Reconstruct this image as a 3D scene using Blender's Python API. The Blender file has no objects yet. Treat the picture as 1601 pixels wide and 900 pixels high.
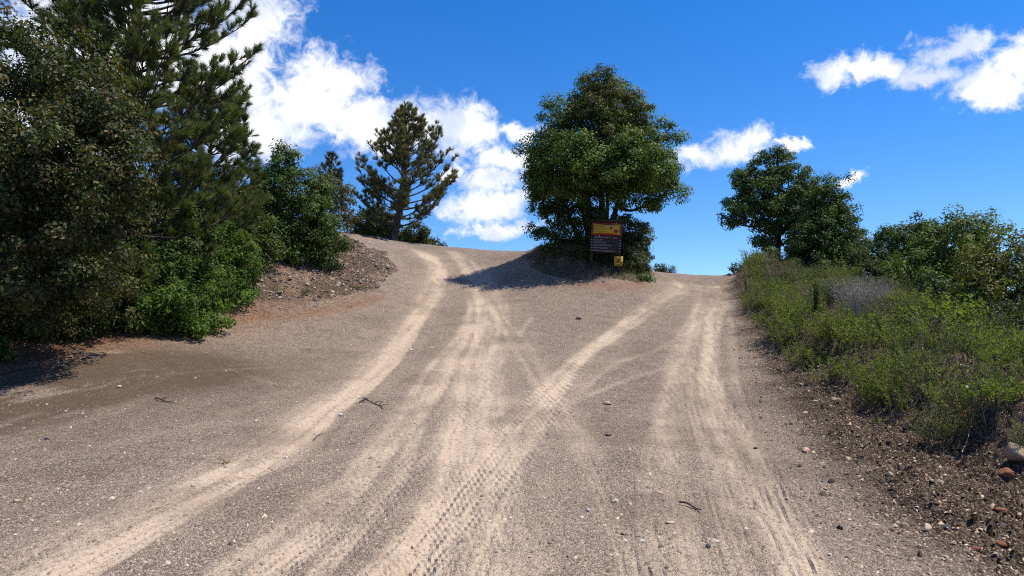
import bpy, math, random
import numpy as np
from mathutils import Vector
R = math.radians
scene = bpy.context.scene
col = scene.collection
random.seed(4)

# ------------------------------------------------------------------ camera, sky, sun, exposure
F = 1050.0            # focal length in photograph pixels (1601 wide)
HZ = 460.0            # eye-level row
CZ = 2.2              # eye height
cam_d = bpy.data.cameras.new('camera')
cam_d.sensor_width = 36.0
cam_d.lens = 36.0 * F / 1601.0
cam_d.clip_start = 0.05
cam_d.clip_end = 8000
cam = bpy.data.objects.new('camera', cam_d)
col.objects.link(cam)
cam.location = (0, 0, CZ)
cam.rotation_euler = (R(90) + math.atan((HZ - 450) / F), 0, 0)
scene.camera = cam

SUN_AZ, SUN_EL = R(84), R(62)      # clockwise from +Y, above the horizon
sun_dir = Vector((math.sin(SUN_AZ) * math.cos(SUN_EL), math.cos(SUN_AZ) * math.cos(SUN_EL), math.sin(SUN_EL)))
sd = bpy.data.lights.new('sun', 'SUN')
sd.energy = 5.0
sd.angle = R(0.53)
sd.color = (1.0, 0.93, 0.82)
sun = bpy.data.objects.new('sun', sd)
sun.rotation_euler = sun_dir.to_track_quat('Z', 'Y').to_euler()
col.objects.link(sun)

world = bpy.data.worlds.new('World')
scene.world = world
world.use_nodes = True
wt = world.node_tree
wt.nodes.clear()


class NT:
    """small helper to wire shader nodes"""
    def __init__(self, tree):
        self.t = tree

    def n(self, typ, **kw):
        nd = self.t.nodes.new(typ)
        for k, v in kw.items():
            setattr(nd, k, v)
        return nd

    def put(self, sock, v):
        if v is None:
            return
        if hasattr(v, 'links'):
            self.t.links.new(v, sock)
        else:
            if sock.type == 'RGBA' and hasattr(v, '__len__') and len(v) == 3:
                v = (*v, 1.0)
            sock.default_value = v

    def m(self, op, a, b=None, c=None, clamp=False):
        nd = self.n('ShaderNodeMath', operation=op, use_clamp=clamp)
        for i, v in enumerate((a, b, c)):
            self.put(nd.inputs[i], v)
        return nd.outputs[0]

    def mix(self, f, a, b, blend='MIX'):
        nd = self.n('ShaderNodeMix', data_type='RGBA', blend_type=blend)
        self.put(nd.inputs[0], f)
        self.put(nd.inputs[6], a)
        self.put(nd.inputs[7], b)
        return nd.outputs[2]

    def step(self, v, lo, hi, smooth=True):
        nd = self.n('ShaderNodeMapRange', interpolation_type='SMOOTHSTEP' if smooth else 'LINEAR')
        nd.clamp = True
        self.put(nd.inputs[0], v)
        nd.inputs[1].default_value = lo
        nd.inputs[2].default_value = hi
        return nd.outputs[0]

    def noise(self, vec, scale, detail=4, rough=0.55, dist=0.0, out=0):
        nd = self.n('ShaderNodeTexNoise')
        self.put(nd.inputs['Vector'], vec)
        nd.inputs['Scale'].default_value = scale
        nd.inputs['Detail'].default_value = detail
        nd.inputs['Roughness'].default_value = rough
        nd.inputs['Distortion'].default_value = dist
        return nd.outputs[out]

    def voro(self, vec, scale, out='Color', feature='F1', rnd=1.0):
        nd = self.n('ShaderNodeTexVoronoi', feature=feature)
        self.put(nd.inputs['Vector'], vec)
        nd.inputs['Scale'].default_value = scale
        nd.inputs['Randomness'].default_value = rnd
        return nd.outputs[out]

    def attr(self, name, out='Fac'):
        nd = self.n('ShaderNodeAttribute', attribute_name=name)
        return nd.outputs[out]


W = NT(wt)
skyn = W.n('ShaderNodeTexSky', sky_type='NISHITA')
skyn.sun_disc = False
skyn.sun_elevation = SUN_EL
skyn.sun_rotation = SUN_AZ
skyn.altitude = 900
skyn.air_density = 1.0
skyn.dust_density = 0.0
skyn.ozone_density = 1.5
hs = W.n('ShaderNodeHueSaturation')
hs.inputs['Hue'].default_value = 0.510
hs.inputs['Saturation'].default_value = 1.42
hs.inputs['Value'].default_value = 1.22
wt.links.new(skyn.outputs[0], hs.inputs['Color'])
sky_col = hs.outputs[0]
tc = W.n('ShaderNodeTexCoord')
dirv = tc.outputs['Generated']
sep = W.n('ShaderNodeSeparateXYZ')
wt.links.new(dirv, sep.inputs[0])
# clear mountain air: the horizon keeps the blue of the sky some way above it
lift = W.n('ShaderNodeCombineXYZ')
W.put(lift.inputs[0], sep.outputs[0]); W.put(lift.inputs[1], sep.outputs[1])
W.put(lift.inputs[2], W.m('ADD', W.m('MAXIMUM', sep.outputs[2], 0.0), 0.10))
nrm = W.n('ShaderNodeVectorMath', operation='NORMALIZE')
wt.links.new(lift.outputs[0], nrm.inputs[0])
wt.links.new(nrm.outputs[0], skyn.inputs['Vector'])
az = W.m('ARCTAN2', sep.outputs[0], sep.outputs[1])
el = W.m('ARCSINE', sep.outputs[2])
wn = W.n('ShaderNodeTexNoise')
W.put(wn.inputs['Vector'], dirv)
wn.inputs['Scale'].default_value = 11.0; wn.inputs['Detail'].default_value = 6; wn.inputs['Roughness'].default_value = 0.62
wsep = W.n('ShaderNodeSeparateColor'); wt.links.new(wn.outputs[1], wsep.inputs[0])
azw = W.m('MULTIPLY_ADD', W.m('SUBTRACT', wsep.outputs[0], 0.5), 0.13, az)
elw = W.m('MULTIPLY_ADD', W.m('SUBTRACT', wsep.outputs[1], 0.5), 0.085, el)
# cumulus banks: centre (azimuth, elevation) and half size, in units of the photograph's scale
BLOBS = [(395, 15, 88, 62), (352, 95, 92, 85), (522, 122, 74, 44), (480, 170, 128, 62), (395, 200, 115, 62),
         (570, 188, 98, 48), (650, 194, 88, 44), (716, 200, 84, 46), (600, 206, 120, 32), (180, 70, 200, 130),
         (60, 200, 200, 130), (798, 252, 70, 26), (776, 286, 62, 24), (762, 326, 76, 28), (768, 357, 74, 13),
         (812, 206, 30, 17), (706, 272, 24, 18), (1115, 245, 54, 20), (1160, 230, 54, 28), (1336, 272, 22, 13),
         (1308, 120, 48, 20), (1370, 109, 72, 24), (1450, 109, 72, 24), (1545, 122, 72, 44), (1595, 95, 66, 46),
         (1498, 66, 62, 22), (1538, 148, 46, 26), (1690, 100, 110, 60), (1238, 232, 20, 8)]
field = None
for (bx, by, brx, bry) in BLOBS:
    a0 = math.atan((bx - 800) / F)
    e0 = math.atan((HZ - by) / math.hypot(F, bx - 800))
    ra, re = brx / F * math.cos(a0) ** 2, bry / F * math.cos(a0)
    dx = W.m('MULTIPLY', W.m('SUBTRACT', azw, a0), 1 / ra)
    dy = W.m('MULTIPLY', W.m('SUBTRACT', elw, e0), 1 / re)
    d2 = W.m('MULTIPLY_ADD', dx, dx, W.m('MULTIPLY', dy, dy))
    v = W.m('SUBTRACT', 1.0, W.m('SQRT', d2))
    field = v if field is None else W.m('MAXIMUM', field, v)
field = W.m('MAXIMUM', field, -0.8)
# elsewhere round the sky the same scattered cumulus goes on
lown = W.noise(dirv, 3.2, 2, 0.5)
outside = W.m('MAXIMUM', W.step(W.m('ABSOLUTE', az), 0.78, 0.95), W.step(el, 0.46, 0.6))
generic = W.m('MULTIPLY_ADD', lown, 6.0, -3.5)
field = W.m('MAXIMUM', field, W.m('MULTIPLY_ADD', outside, W.m('ADD', generic, 0.8), -0.8))
n2 = W.noise(dirv, 40.0, 6, 0.65, 0.5)
dens = W.m('MULTIPLY_ADD', W.m('SUBTRACT', n2, 0.5), 1.9, field)
alpha = W.step(dens, -0.22, 0.72)
body = W.noise(dirv, 8.0, 5, 0.55, 0.3)
cloudcol = W.mix(W.step(body, 0.36, 0.58), (4.7, 5.3, 6.5), (7.8, 7.8, 7.9))
skymix = W.mix(alpha, sky_col, cloudcol)
bg = W.n('ShaderNodeBackground')
bg.inputs['Strength'].default_value = 0.118
wt.links.new(skymix, bg.inputs['Color'])
world.cycles.sampling_method = 'NONE'
wo = W.n('ShaderNodeOutputWorld')
wt.links.new(bg.outputs[0], wo.inputs[0])

scene.view_settings.view_transform = 'Standard'
scene.view_settings.look = 'None'
scene.view_settings.exposure = 0.40
scene.view_settings.gamma = 1.0
scene.view_settings.use_curve_mapping = False
scene.render.engine = 'CYCLES'
scene.cycles.max_bounces = 6
scene.cycles.transparent_max_bounces = 6
scene.cycles.use_denoising = False
scene.cycles.filter_width = 1.1

# ------------------------------------------------------------------ numpy helpers
rng = np.random.default_rng(11)


def hash2(ix, iy, seed):
    h = (ix.astype(np.int64) * 374761393 + iy.astype(np.int64) * 668265263 + seed * 1442695041) & 0x7fffffff
    h = ((h ^ (h >> 13)) * 1274126177) & 0x7fffffff
    h = (h ^ (h >> 16)) & 0xffff
    return h / 65535.0


def vnoise(x, y, seed=0):
    x0 = np.floor(x); y0 = np.floor(y)
    fx = x - x0; fy = y - y0
    fx = fx * fx * fx * (fx * (fx * 6 - 15) + 10); fy = fy * fy * fy * (fy * (fy * 6 - 15) + 10)
    a = hash2(x0, y0, seed); b = hash2(x0 + 1, y0, seed)
    c = hash2(x0, y0 + 1, seed); d = hash2(x0 + 1, y0 + 1, seed)
    return (a + (b - a) * fx) * (1 - fy) + (c + (d - c) * fx) * fy


def fbm(x, y, seed=0, octv=4, gain=0.5):
    s = np.zeros_like(x, dtype=float); amp = 1.0; tot = 0.0
    for o in range(octv):
        s += amp * vnoise(x * 2 ** o + 17.3 * o, y * 2 ** o - 9.1 * o, seed + o * 31)
        tot += amp; amp *= gain
    return s / tot


def sstep(a, b, x):
    t = np.clip((x - a) / (b - a), 0, 1)
    return t * t * (3 - 2 * t)


# terrain: surveyed spots as (photo column, row, distance) or world (x, y, z)
CP = []
for (px, py, d) in [
    (800, 900, 5.0), (800, 800, 6.6), (800, 700, 9.2), (800, 640, 12), (800, 600, 14.5), (800, 560, 17.5), (800, 520, 21),
    (800, 480, 25), (790, 440, 29.5), (780, 410, 34), (770, 391, 39.5),
    (400, 900, 5.0), (1200, 900, 5.0), (500, 700, 9.2), (1100, 700, 9.2), (1080, 600, 14.5), (1080, 520, 21), (1090, 470, 27.5),
    (1085, 445, 32), (1085, 431, 37), (1145, 434, 36), (1035, 431, 36),
    (650, 382.5, 41), (600, 384, 40.5), (715, 388, 40), (660, 420, 33), (665, 460, 28), (655, 520, 21.5), (640, 600, 14.5),
    (0, 592, 13), (0, 700, 9), (200, 640, 11.6), (200, 570, 14.6), (330, 508, 19.3), (450, 478, 22.3), (560, 448, 26.5), (618, 420, 31),
    (540, 366, 30), (400, 402, 25), (480, 402, 27), (480, 440, 24.8), (598, 402, 32), (400, 450, 23.0), (450, 380, 28.5), (330, 470, 20.8),
    (900, 377, 32), (850, 386, 32.5), (950, 385, 32), (880, 436, 29), (950, 436, 28.3), (1005, 436, 29), (1012, 428, 31), (835, 405, 32),
    (1168, 470, 26.5), (1182, 500, 22.5), (1232, 562, 16.5), (1305, 645, 11.6), (1420, 725, 8.8), (1560, 810, 6.9),
    (1215, 410, 33), (1165, 426, 34), (1250, 440, 27.5), (1350, 468, 21), (1450, 522, 16.0), (1600, 585, 12.3), (1600, 568, 15.5),
    (1590, 700, 8.6), (1480, 625, 11), (1380, 572, 14.2),
]:
    CP.append(((px - 800) / F * d, d, CZ + (HZ - py) / F * d))
CP += [(-13, 17, 1.9), (-10, 22, 3.4), (-14, 27, 4.2), (-22, 20, 2.6), (-25, 35, 5.0), (-9, 44, 5.9), (-8, 38, 5.4), (-16, 11, 0.8), (-12, 5, 0.1),
       (0, 0, 0.0), (-7, 0, 0), (7, 0, 0), (0, -12, -0.3), (-16, -12, 0), (16, -12, 0), (11, 4, 0.1), (14, 10, 0.6), (18, 6, 0.2),
       (20, 28, 1.5), (26, 20, 0.6), (19, 17, 0.7), (15, 38, 3.4), (28, 40, 1.5), (10, 46, 3.1), (10, 60, 0.5), (0, 48, 4.4), (-4, 60, 3.2),
       (-12, 62, 4.5), (4, 42, 4.3), (5, 52, 2.6), (-30, 60, 4), (30, 60, -1), (40, 10, 0.5), (-40, 10, 1.0), (0, 90, -3), (-40, 90, -2), (40, 90, -5)]
CP = np.array(CP)


def tps(r2):
    return 0.5 * r2 * np.log(np.maximum(r2, 1e-9))


_n = len(CP)
_A = np.zeros((_n + 3, _n + 3))
_d2 = ((CP[:, None, :2] - CP[None, :, :2]) ** 2).sum(-1)
_A[:_n, :_n] = tps(_d2) + np.eye(_n) * 0.6
_A[:_n, _n] = 1; _A[:_n, _n + 1:] = CP[:, :2]
_A[_n, :_n] = 1; _A[_n + 1:, :_n] = CP[:, :2].T
_w = np.linalg.solve(_A, np.concatenate([CP[:, 2], [0, 0, 0]]))


def H(x, y):
    """height of the bare terrain"""
    x = np.asarray(x, float); y = np.asarray(y, float)
    sh = x.shape; x = x.ravel(); y = y.ravel()
    z = _w[_n] + _w[_n + 1] * x + _w[_n + 2] * y
    for i in range(_n):
        z = z + _w[i] * tps((x - CP[i, 0]) ** 2 + (y - CP[i, 1]) ** 2)
    far = sstep(70, 120, np.hypot(x, y))
    z = np.clip(z, -25, 9) * (1 - far) - 16 * far
    return z.reshape(sh)


_dd = np.concatenate([np.linspace(3.2, 60, 900)])


def gp(px, py):
    """the ground point seen at a photo position, as world x, y, z"""
    x = (px - 800) / F * _dd
    zr = CZ + (HZ - py) / F * _dd
    h_ = H(x, _dd)
    hit = np.nonzero(h_ >= zr)[0]
    d = _dd[hit[0]] if len(hit) else _dd[np.argmin(np.where(_dd > 15, zr - h_, 99))]
    xx = (px - 800) / F * d
    return np.array([xx, d, float(H(np.array([xx]), np.array([d]))[0])])


def at(px, py, d):
    return np.array([(px - 800) / F * d, d, CZ + (HZ - py) / F * d])


def on(px, d):
    x = (px - 800) / F * d
    return np.array([x, d, float(H(np.array([x]), np.array([d]))[0])])


def poly_w(pts):
    return np.array([gp(*p)[:2] for p in pts])


def polydist(x, y, P, margin=None):
    """distance to polyline, signed lateral offset and arc length"""
    if margin is not None and x.size > 2000:
        lo = P.min(0) - margin; hi = P.max(0) + margin
        k = np.nonzero((x > lo[0]) & (x < hi[0]) & (y > lo[1]) & (y < hi[1]))[0]
        out = [np.full(x.shape, 99.0), np.full(x.shape, 99.0), np.zeros(x.shape)]
        if len(k):
            # work in tiles so that each tile only meets the segments near it
            xs, ys = x[k], y[k]
            tile = np.floor(xs / 2.5).astype(np.int64) * 4096 + np.floor(ys / 2.5).astype(np.int64)
            order = np.argsort(tile, kind='stable'); cuts = np.nonzero(np.diff(tile[order]))[0] + 1
            A, B = P[:-1], P[1:]
            slo = np.minimum(A, B) - margin; shi = np.maximum(A, B) + margin
            seg0 = np.concatenate([[0], np.cumsum(np.hypot(*(B - A).T))])
            for g in np.split(order, cuts):
                gx, gy = xs[g], ys[g]
                u = np.nonzero((slo[:, 0] < gx.max()) & (shi[:, 0] > gx.min()) & (slo[:, 1] < gy.max()) & (shi[:, 1] > gy.min()))[0]
                if len(u) == 0:
                    continue
                i0, i1 = u[0], u[-1] + 2
                r = polydist(gx, gy, P[i0:i1])
                kk = k[g]
                out[0][kk] = r[0]; out[1][kk] = r[1]; out[2][kk] = r[2] + seg0[i0]
        return out
    best = np.full(x.shape, 1e9); lat = np.zeros(x.shape); arc = np.zeros(x.shape); s0 = 0.0
    for a, b in zip(P[:-1], P[1:]):
        d = b - a; L = np.hypot(*d)
        if L < 1e-6:
            continue
        t = np.clip(((x - a[0]) * d[0] + (y - a[1]) * d[1]) / L ** 2, 0, 1)
        ex = x - a[0] - t * d[0]; ey = y - a[1] - t * d[1]
        q = np.hypot(ex, ey); k = q < best
        best = np.where(k, q, best)
        lat = np.where(k, (ex * d[1] - ey * d[0]) / L, lat)
        arc = np.where(k, s0 + t * L, arc); s0 += L
    return best, lat, arc


def smooth_poly(P, n=5):
    """Catmull-Rom through the points"""
    P = np.array(P, float); Q = np.vstack([2 * P[0] - P[1], P, 2 * P[-1] - P[-2]]); out = []
    for i in range(1, len(Q) - 2):
        for t in np.linspace(0, 1, n, endpoint=False):
            a, b, c, d = Q[i - 1], Q[i], Q[i + 1], Q[i + 2]
            out.append(0.5 * (2 * b + (c - a) * t + (2 * a - 5 * b + 4 * c - d) * t ** 2 + (3 * b - a - 3 * c + d) * t ** 3))
    out.append(P[-1])
    return np.array(out)


def inside(x, y, P):
    r = np.zeros(x.shape, bool); n = len(P); j = n - 1
    for i in range(n):
        xi, yi = P[i]; xj, yj = P[j]
        c = ((yi > y) != (yj > y)) & (x < (xj - xi) * (y - yi) / (yj - yi + 1e-12) + xi)
        r ^= c; j = i
    return r


# ------------------------------------------------------------------ mesh + object helpers
def np_mesh(name, V, Fc, colr=None, smooth=False, attrs=None):
    """V (n,3), Fc (m,k) with k = 3 or 4"""
    me = bpy.data.meshes.new(name)
    V = np.ascontiguousarray(V, np.float32); Fc = np.ascontiguousarray(Fc, np.int32)
    me.vertices.add(len(V)); me.vertices.foreach_set('co', V.ravel())
    k = Fc.shape[1]
    me.loops.add(Fc.size); me.loops.foreach_set('vertex_index', Fc.ravel())
    me.polygons.add(len(Fc))
    me.polygons.foreach_set('loop_start', np.arange(0, Fc.size, k, dtype=np.int32))
    me.polygons.foreach_set('loop_total', np.full(len(Fc), k, np.int32))
    if smooth:
        me.polygons.foreach_set('use_smooth', np.ones(len(Fc), bool))
    if colr is not None:
        a = me.attributes.new('col', 'FLOAT_COLOR', 'POINT')
        c4 = np.ones((len(V), 4), np.float32); c4[:, :3] = colr
        a.data.foreach_set('color', c4.ravel())
    for an, av in (attrs or {}).items():
        a = me.attributes.new(an, 'FLOAT', 'POINT')
        a.data.foreach_set('value', np.ascontiguousarray(av, np.float32))
    me.update(calc_edges=True)
    return me


class MB:
    def __init__(self):
        self.V = []; self.F = []; self.C = []; self.n = 0

    def add(self, V, Fc, c=(0.5, 0.5, 0.5)):
        V = np.asarray(V, float).reshape(-1, 3); Fc = np.asarray(Fc, int)
        if Fc.shape[1] == 4:
            Fc = np.vstack([Fc[:, [0, 1, 2]], Fc[:, [0, 2, 3]]])
        c = np.asarray(c, float)
        if c.ndim == 1:
            c = np.tile(c, (len(V), 1))
        self.V.append(V); self.F.append(Fc + self.n); self.C.append(c); self.n += len(V)

    def tube(self, P, rad, sides=6, c=(0.5, 0.5, 0.5), cap=True):
        P = np.asarray(P, float); rad = np.broadcast_to(np.asarray(rad, float), (len(P),))
        T = np.gradient(P, axis=0); T /= np.linalg.norm(T, axis=1)[:, None] + 1e-9
        ref = np.array([0.31, 0.87, 0.11]) if abs(T[0][2]) > 0.7 else np.array([0, 0, 1.0])
        A = np.cross(T, ref); A /= np.linalg.norm(A, axis=1)[:, None] + 1e-9
        B = np.cross(T, A)
        th = np.linspace(0, 2 * np.pi, sides, endpoint=False)
        V = P[:, None] + rad[:, None, None] * (np.cos(th)[None, :, None] * A[:, None] + np.sin(th)[None, :, None] * B[:, None])
        i = np.arange(len(P) - 1)[:, None] * sides; k = np.arange(sides)[None]; k2 = (k + 1) % sides
        Fc = np.stack([i + k, i + k2, i + sides + k2, i + sides + k], -1).reshape(-1, 4)
        self.add(V.reshape(-1, 3), Fc, c)

    def box(self, c, s, colr=(0.5, 0.5, 0.5)):
        x, y, z = np.array(s) / 2
        V = np.array([[-x, -y, -z], [x, -y, -z], [x, y, -z], [-x, y, -z], [-x, -y, z], [x, -y, z], [x, y, z], [-x, y, z]]) + np.array(c)
        self.add(V, [[0, 3, 2, 1], [4, 5, 6, 7], [0, 1, 5, 4], [1, 2, 6, 5], [2, 3, 7, 6], [3, 0, 4, 7]], colr)

    def mesh(self, name, off=(0, 0, 0), smooth=False):
        return np_mesh(name, np.vstack(self.V) - np.array(off), np.vstack(self.F), np.vstack(self.C), smooth)


def obj(name, me, mat=None, parent=None, loc=None, label=None, cat=None, group=None, kind=None):
    o = bpy.data.objects.new(name, me)
    col.objects.link(o)
    if mat is not None and not me.materials:
        me.materials.append(mat)
    if parent is not None:
        o.parent = parent
    if loc is not None:
        o.location = [float(v) for v in loc]
    tag(o, label, cat, group, kind)
    return o


def tag(o, label=None, cat=None, group=None, kind=None):
    for k, v in (('label', label), ('category', cat), ('group', group), ('kind', kind)):
        if v is not None:
            o[k] = v
    return o


def thing(name, loc, label, cat, group=None, rz=0.0):
    o = bpy.data.objects.new(name, None)
    o.empty_display_size = 0.3
    col.objects.link(o)
    o.location = [float(v) for v in loc]
    o.rotation_euler = (0, 0, rz)
    return tag(o, label, cat, group)


def dup(root, loc, rz, sc=1.0, label=None, group=None):
    r = root.copy(); col.objects.link(r)
    r.location = [float(v) for v in loc]; r.rotation_euler = (0, 0, rz); r.scale = (sc, sc, sc)
    if label: r['label'] = label
    if group: r['group'] = group
    for ch in list(root.children):
        c = ch.copy(); col.objects.link(c); c.parent = r
    return r


# ------------------------------------------------------------------ materials
def new_mat(name):
    m = bpy.data.materials.new(name); m.use_nodes = True
    m.node_tree.nodes.clear()
    return m, NT(m.node_tree)


def finish(T, shader):
    o = T.n('ShaderNodeOutputMaterial'); T.t.links.new(shader, o.inputs[0])


def principled(T, colr, rough=0.8, spec=0.3, normal=None):
    p = T.n('ShaderNodeBsdfPrincipled')
    T.put(p.inputs['Base Color'], colr); T.put(p.inputs['Roughness'], rough)
    p.inputs['Specular IOR Level'].default_value = spec
    if normal is not None:
        T.put(p.inputs['Normal'], normal)
    return p.outputs[0]


def bump(T, h, strength, dist):
    b = T.n('ShaderNodeBump'); b.inputs['Strength'].default_value = strength; b.inputs['Distance'].default_value = dist
    T.put(b.inputs['Height'], h)
    return b.outputs[0]


def leaf_mat(name, trans=0.25, rough=0.45, spec=0.4, tint=(1.25, 1.3, 0.5)):
    m, T = new_mat(name)
    c = T.attr('col', 'Color')
    p = principled(T, c, rough, spec)
    tr = T.n('ShaderNodeBsdfTranslucent')
    T.put(tr.inputs[0], T.mix(1.0, c, tint, 'MULTIPLY'))
    mx = T.n('ShaderNodeMixShader'); mx.inputs[0].default_value = trans
    T.t.links.new(p, mx.inputs[1]); T.t.links.new(tr.outputs[0], mx.inputs[2])
    finish(T, mx.outputs[0])
    return m


def vcol_mat(name, rough=0.85, spec=0.2, nscale=30, namp=0.5, bdist=0.01):
    m, T = new_mat(name)
    tcn = T.n('ShaderNodeTexCoord').outputs['Object']
    nz = T.noise(tcn, nscale, 5, 0.6)
    c = T.mix(1.0, T.attr('col', 'Color'), T.mix(nz, (1 - namp,) * 3, (1 + namp,) * 3), 'MULTIPLY')
    finish(T, principled(T, c, rough, spec, bump(T, nz, 0.6, bdist)))
    return m


def bark_mat(name, c1, c2, scale=8):
    m, T = new_mat(name)
    tcn = T.n('ShaderNodeTexCoord').outputs['Object']
    mp = T.n('ShaderNodeMapping'); mp.inputs['Scale'].default_value = (1, 1, 0.25)
    T.put(mp.inputs[0], tcn)
    nz = T.noise(mp.outputs[0], scale, 6, 0.65, 0.4)
    finish(T, principled(T, T.mix(T.step(nz, 0.35, 0.65), c1, c2), 0.9, 0.15, bump(T, nz, 0.9, 0.04)))
    return m


def flat_mat(name, c, rough=0.6, spec=0.3, namp=0.15, scale=25):
    m, T = new_mat(name)
    nz = T.noise(T.n('ShaderNodeTexCoord').outputs['Object'], scale, 4, 0.6)
    finish(T, principled(T, T.mix(nz, [v * (1 - namp) for v in c], [v * (1 + namp) for v in c]), rough, spec))
    return m


M_leaf = leaf_mat('evergreen_leaf', 0.32, 0.55, 0.22, (1.5, 1.45, 0.45))
M_herb = leaf_mat('herb_leaf', 0.45, 0.6, 0.2, (1.4, 1.4, 0.5))
M_needle = leaf_mat('pine_needle', 0.3, 0.55, 0.2, (1.3, 1.25, 0.6))
M_dry = leaf_mat('dry_grass', 0.2, 0.7, 0.2, (1.1, 1.0, 0.8))
M_rock = vcol_mat('rock', 0.85, 0.25, 22, 0.45, 0.012)
M_gravel = vcol_mat('gravel', 0.85, 0.25, 60, 0.25, 0.002)
M_twig = vcol_mat('dead_wood', 0.85, 0.2, 40, 0.4, 0.004)
M_bark = bark_mat('dark_bark', (0.020, 0.016, 0.013), (0.075, 0.06, 0.048))
M_pbark = bark_mat('pine_bark', (0.022, 0.018, 0.016), (0.10, 0.078, 0.062))

# soil: the tracks, gravel, litter and damp silt are zones of one ground
M_soil, T = new_mat('soil')
P = T.n('ShaderNodeNewGeometry').outputs['Position']
dust, verge, red, damp, tread = (T.attr(a) for a in ('dust', 'verge', 'red', 'damp', 'tread'))
big = T.noise(P, 0.6, 4, 0.55)
mid = T.noise(P, 5.0, 5, 0.6)
fine = T.noise(P, 55.0, 4, 0.65)


def voro2(scale):
    nd = T.n('ShaderNodeTexVoronoi', feature='F1'); T.put(nd.inputs['Vector'], P); nd.inputs['Scale'].default_value = scale
    return nd.outputs['Color'], nd.outputs['Distance']


v1, v1d = voro2(42.0); v2, v2d = voro2(95.0); v3, v3d = voro2(18.0)


def chan(c):
    s = T.n('ShaderNodeSeparateColor'); T.put(s.inputs[0], c)
    return s.outputs[0], s.outputs[1]


a1, b1 = chan(v1); a2, b2 = chan(v2); a3, b3 = chan(v3)
gravel = T.mix(big, (0.225, 0.166, 0.122), (0.315, 0.237, 0.176))
drift = T.noise(P, 1.7, 6, 0.65, 0.6)
gravel = T.mix(T.m('MULTIPLY', T.step(drift, 0.48, 0.62), 0.7), gravel, (0.135, 0.104, 0.083))
gravel = T.mix(T.m('MULTIPLY', T.step(drift, 0.48, 0.3), 0.5), gravel, (0.36, 0.265, 0.19))
gravel = T.mix(T.m('MULTIPLY', T.step(a1, 0.5, 0.85), 0.72), gravel, (0.095, 0.068, 0.050))
gravel = T.mix(T.m('MULTIPLY', T.step(b1, 0.76, 0.9), 0.85), gravel, (0.56, 0.44, 0.33))
gravel = T.mix(T.m('MULTIPLY', T.step(a2, 0.55, 0.85), 0.7), gravel, (0.105, 0.078, 0.060))
gravel = T.mix(T.m('MULTIPLY', T.step(b2, 0.72, 0.9), 0.8), gravel, (0.54, 0.42, 0.32))
gravel = T.mix(T.m('MULTIPLY', T.step(a3, 0.82, 0.97), 0.4), gravel, (0.34, 0.28, 0.23))
dustc = T.mix(mid, (0.41, 0.318, 0.228), (0.53, 0.42, 0.31))
dustc = T.mix(T.m('MULTIPLY', T.step(fine, 0.5, 0.75), 0.4), dustc, (0.27, 0.195, 0.135))
patch = T.noise(P, 13.0, 5, 0.62)
dfac = T.m('MULTIPLY', dust, T.m('MULTIPLY_ADD', T.step(patch, 0.3, 0.62), 1.0, 0.3), clamp=True)
dfac = T.m('MULTIPLY', dfac, T.m('MULTIPLY_ADD', fine, 1.2, 0.45), clamp=True)
dfac = T.m('MULTIPLY', dfac, T.m('MULTIPLY_ADD', T.step(a2, 0.5, 0.95), -0.3, 1.0), clamp=True)
c = T.mix(dfac, gravel, dustc)
dampc = T.mix(mid, (0.095, 0.064, 0.040), (0.165, 0.115, 0.076))
dampc = T.mix(T.m('MULTIPLY', T.step(a2, 0.6, 0.9), 0.25), dampc, (0.1, 0.085, 0.07))
c = T.mix(T.m('MULTIPLY', damp, T.m('MULTIPLY_ADD', mid, 1.0, 0.4), clamp=True), c, dampc)
redc = T.mix(mid, (0.24, 0.095, 0.042), (0.37, 0.185, 0.10))
redc = T.mix(T.m('MULTIPLY', T.step(a1, 0.5, 0.9), 0.6), redc, (0.11, 0.07, 0.05))
c = T.mix(T.m('MULTIPLY', red, T.m('MULTIPLY_ADD', mid, 1.6, -0.1), clamp=True), c, redc)
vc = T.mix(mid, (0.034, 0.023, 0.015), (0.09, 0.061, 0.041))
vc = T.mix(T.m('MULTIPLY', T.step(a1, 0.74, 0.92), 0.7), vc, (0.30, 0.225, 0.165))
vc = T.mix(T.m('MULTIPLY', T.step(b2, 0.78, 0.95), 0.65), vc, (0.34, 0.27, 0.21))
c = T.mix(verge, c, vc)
hh = T.m('ADD', T.m('MULTIPLY', v1d, -0.5), T.m('MULTIPLY', fine, 0.7))
hh = T.m('MULTIPLY_ADD', v2d, -0.35, hh)
hh = T.m('MULTIPLY', hh, T.m('MULTIPLY_ADD', dust, -0.72, 1.0))
hh = T.m('MULTIPLY_ADD', mid, T.m('MULTIPLY_ADD', verge, 2.0, 0.4), hh)
hh = T.m('MULTIPLY_ADD', tread, 0.5, hh)
finish(T, principled(T, c, 0.92, 0.12, bump(T, hh, 1.0, 0.045)))

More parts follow.
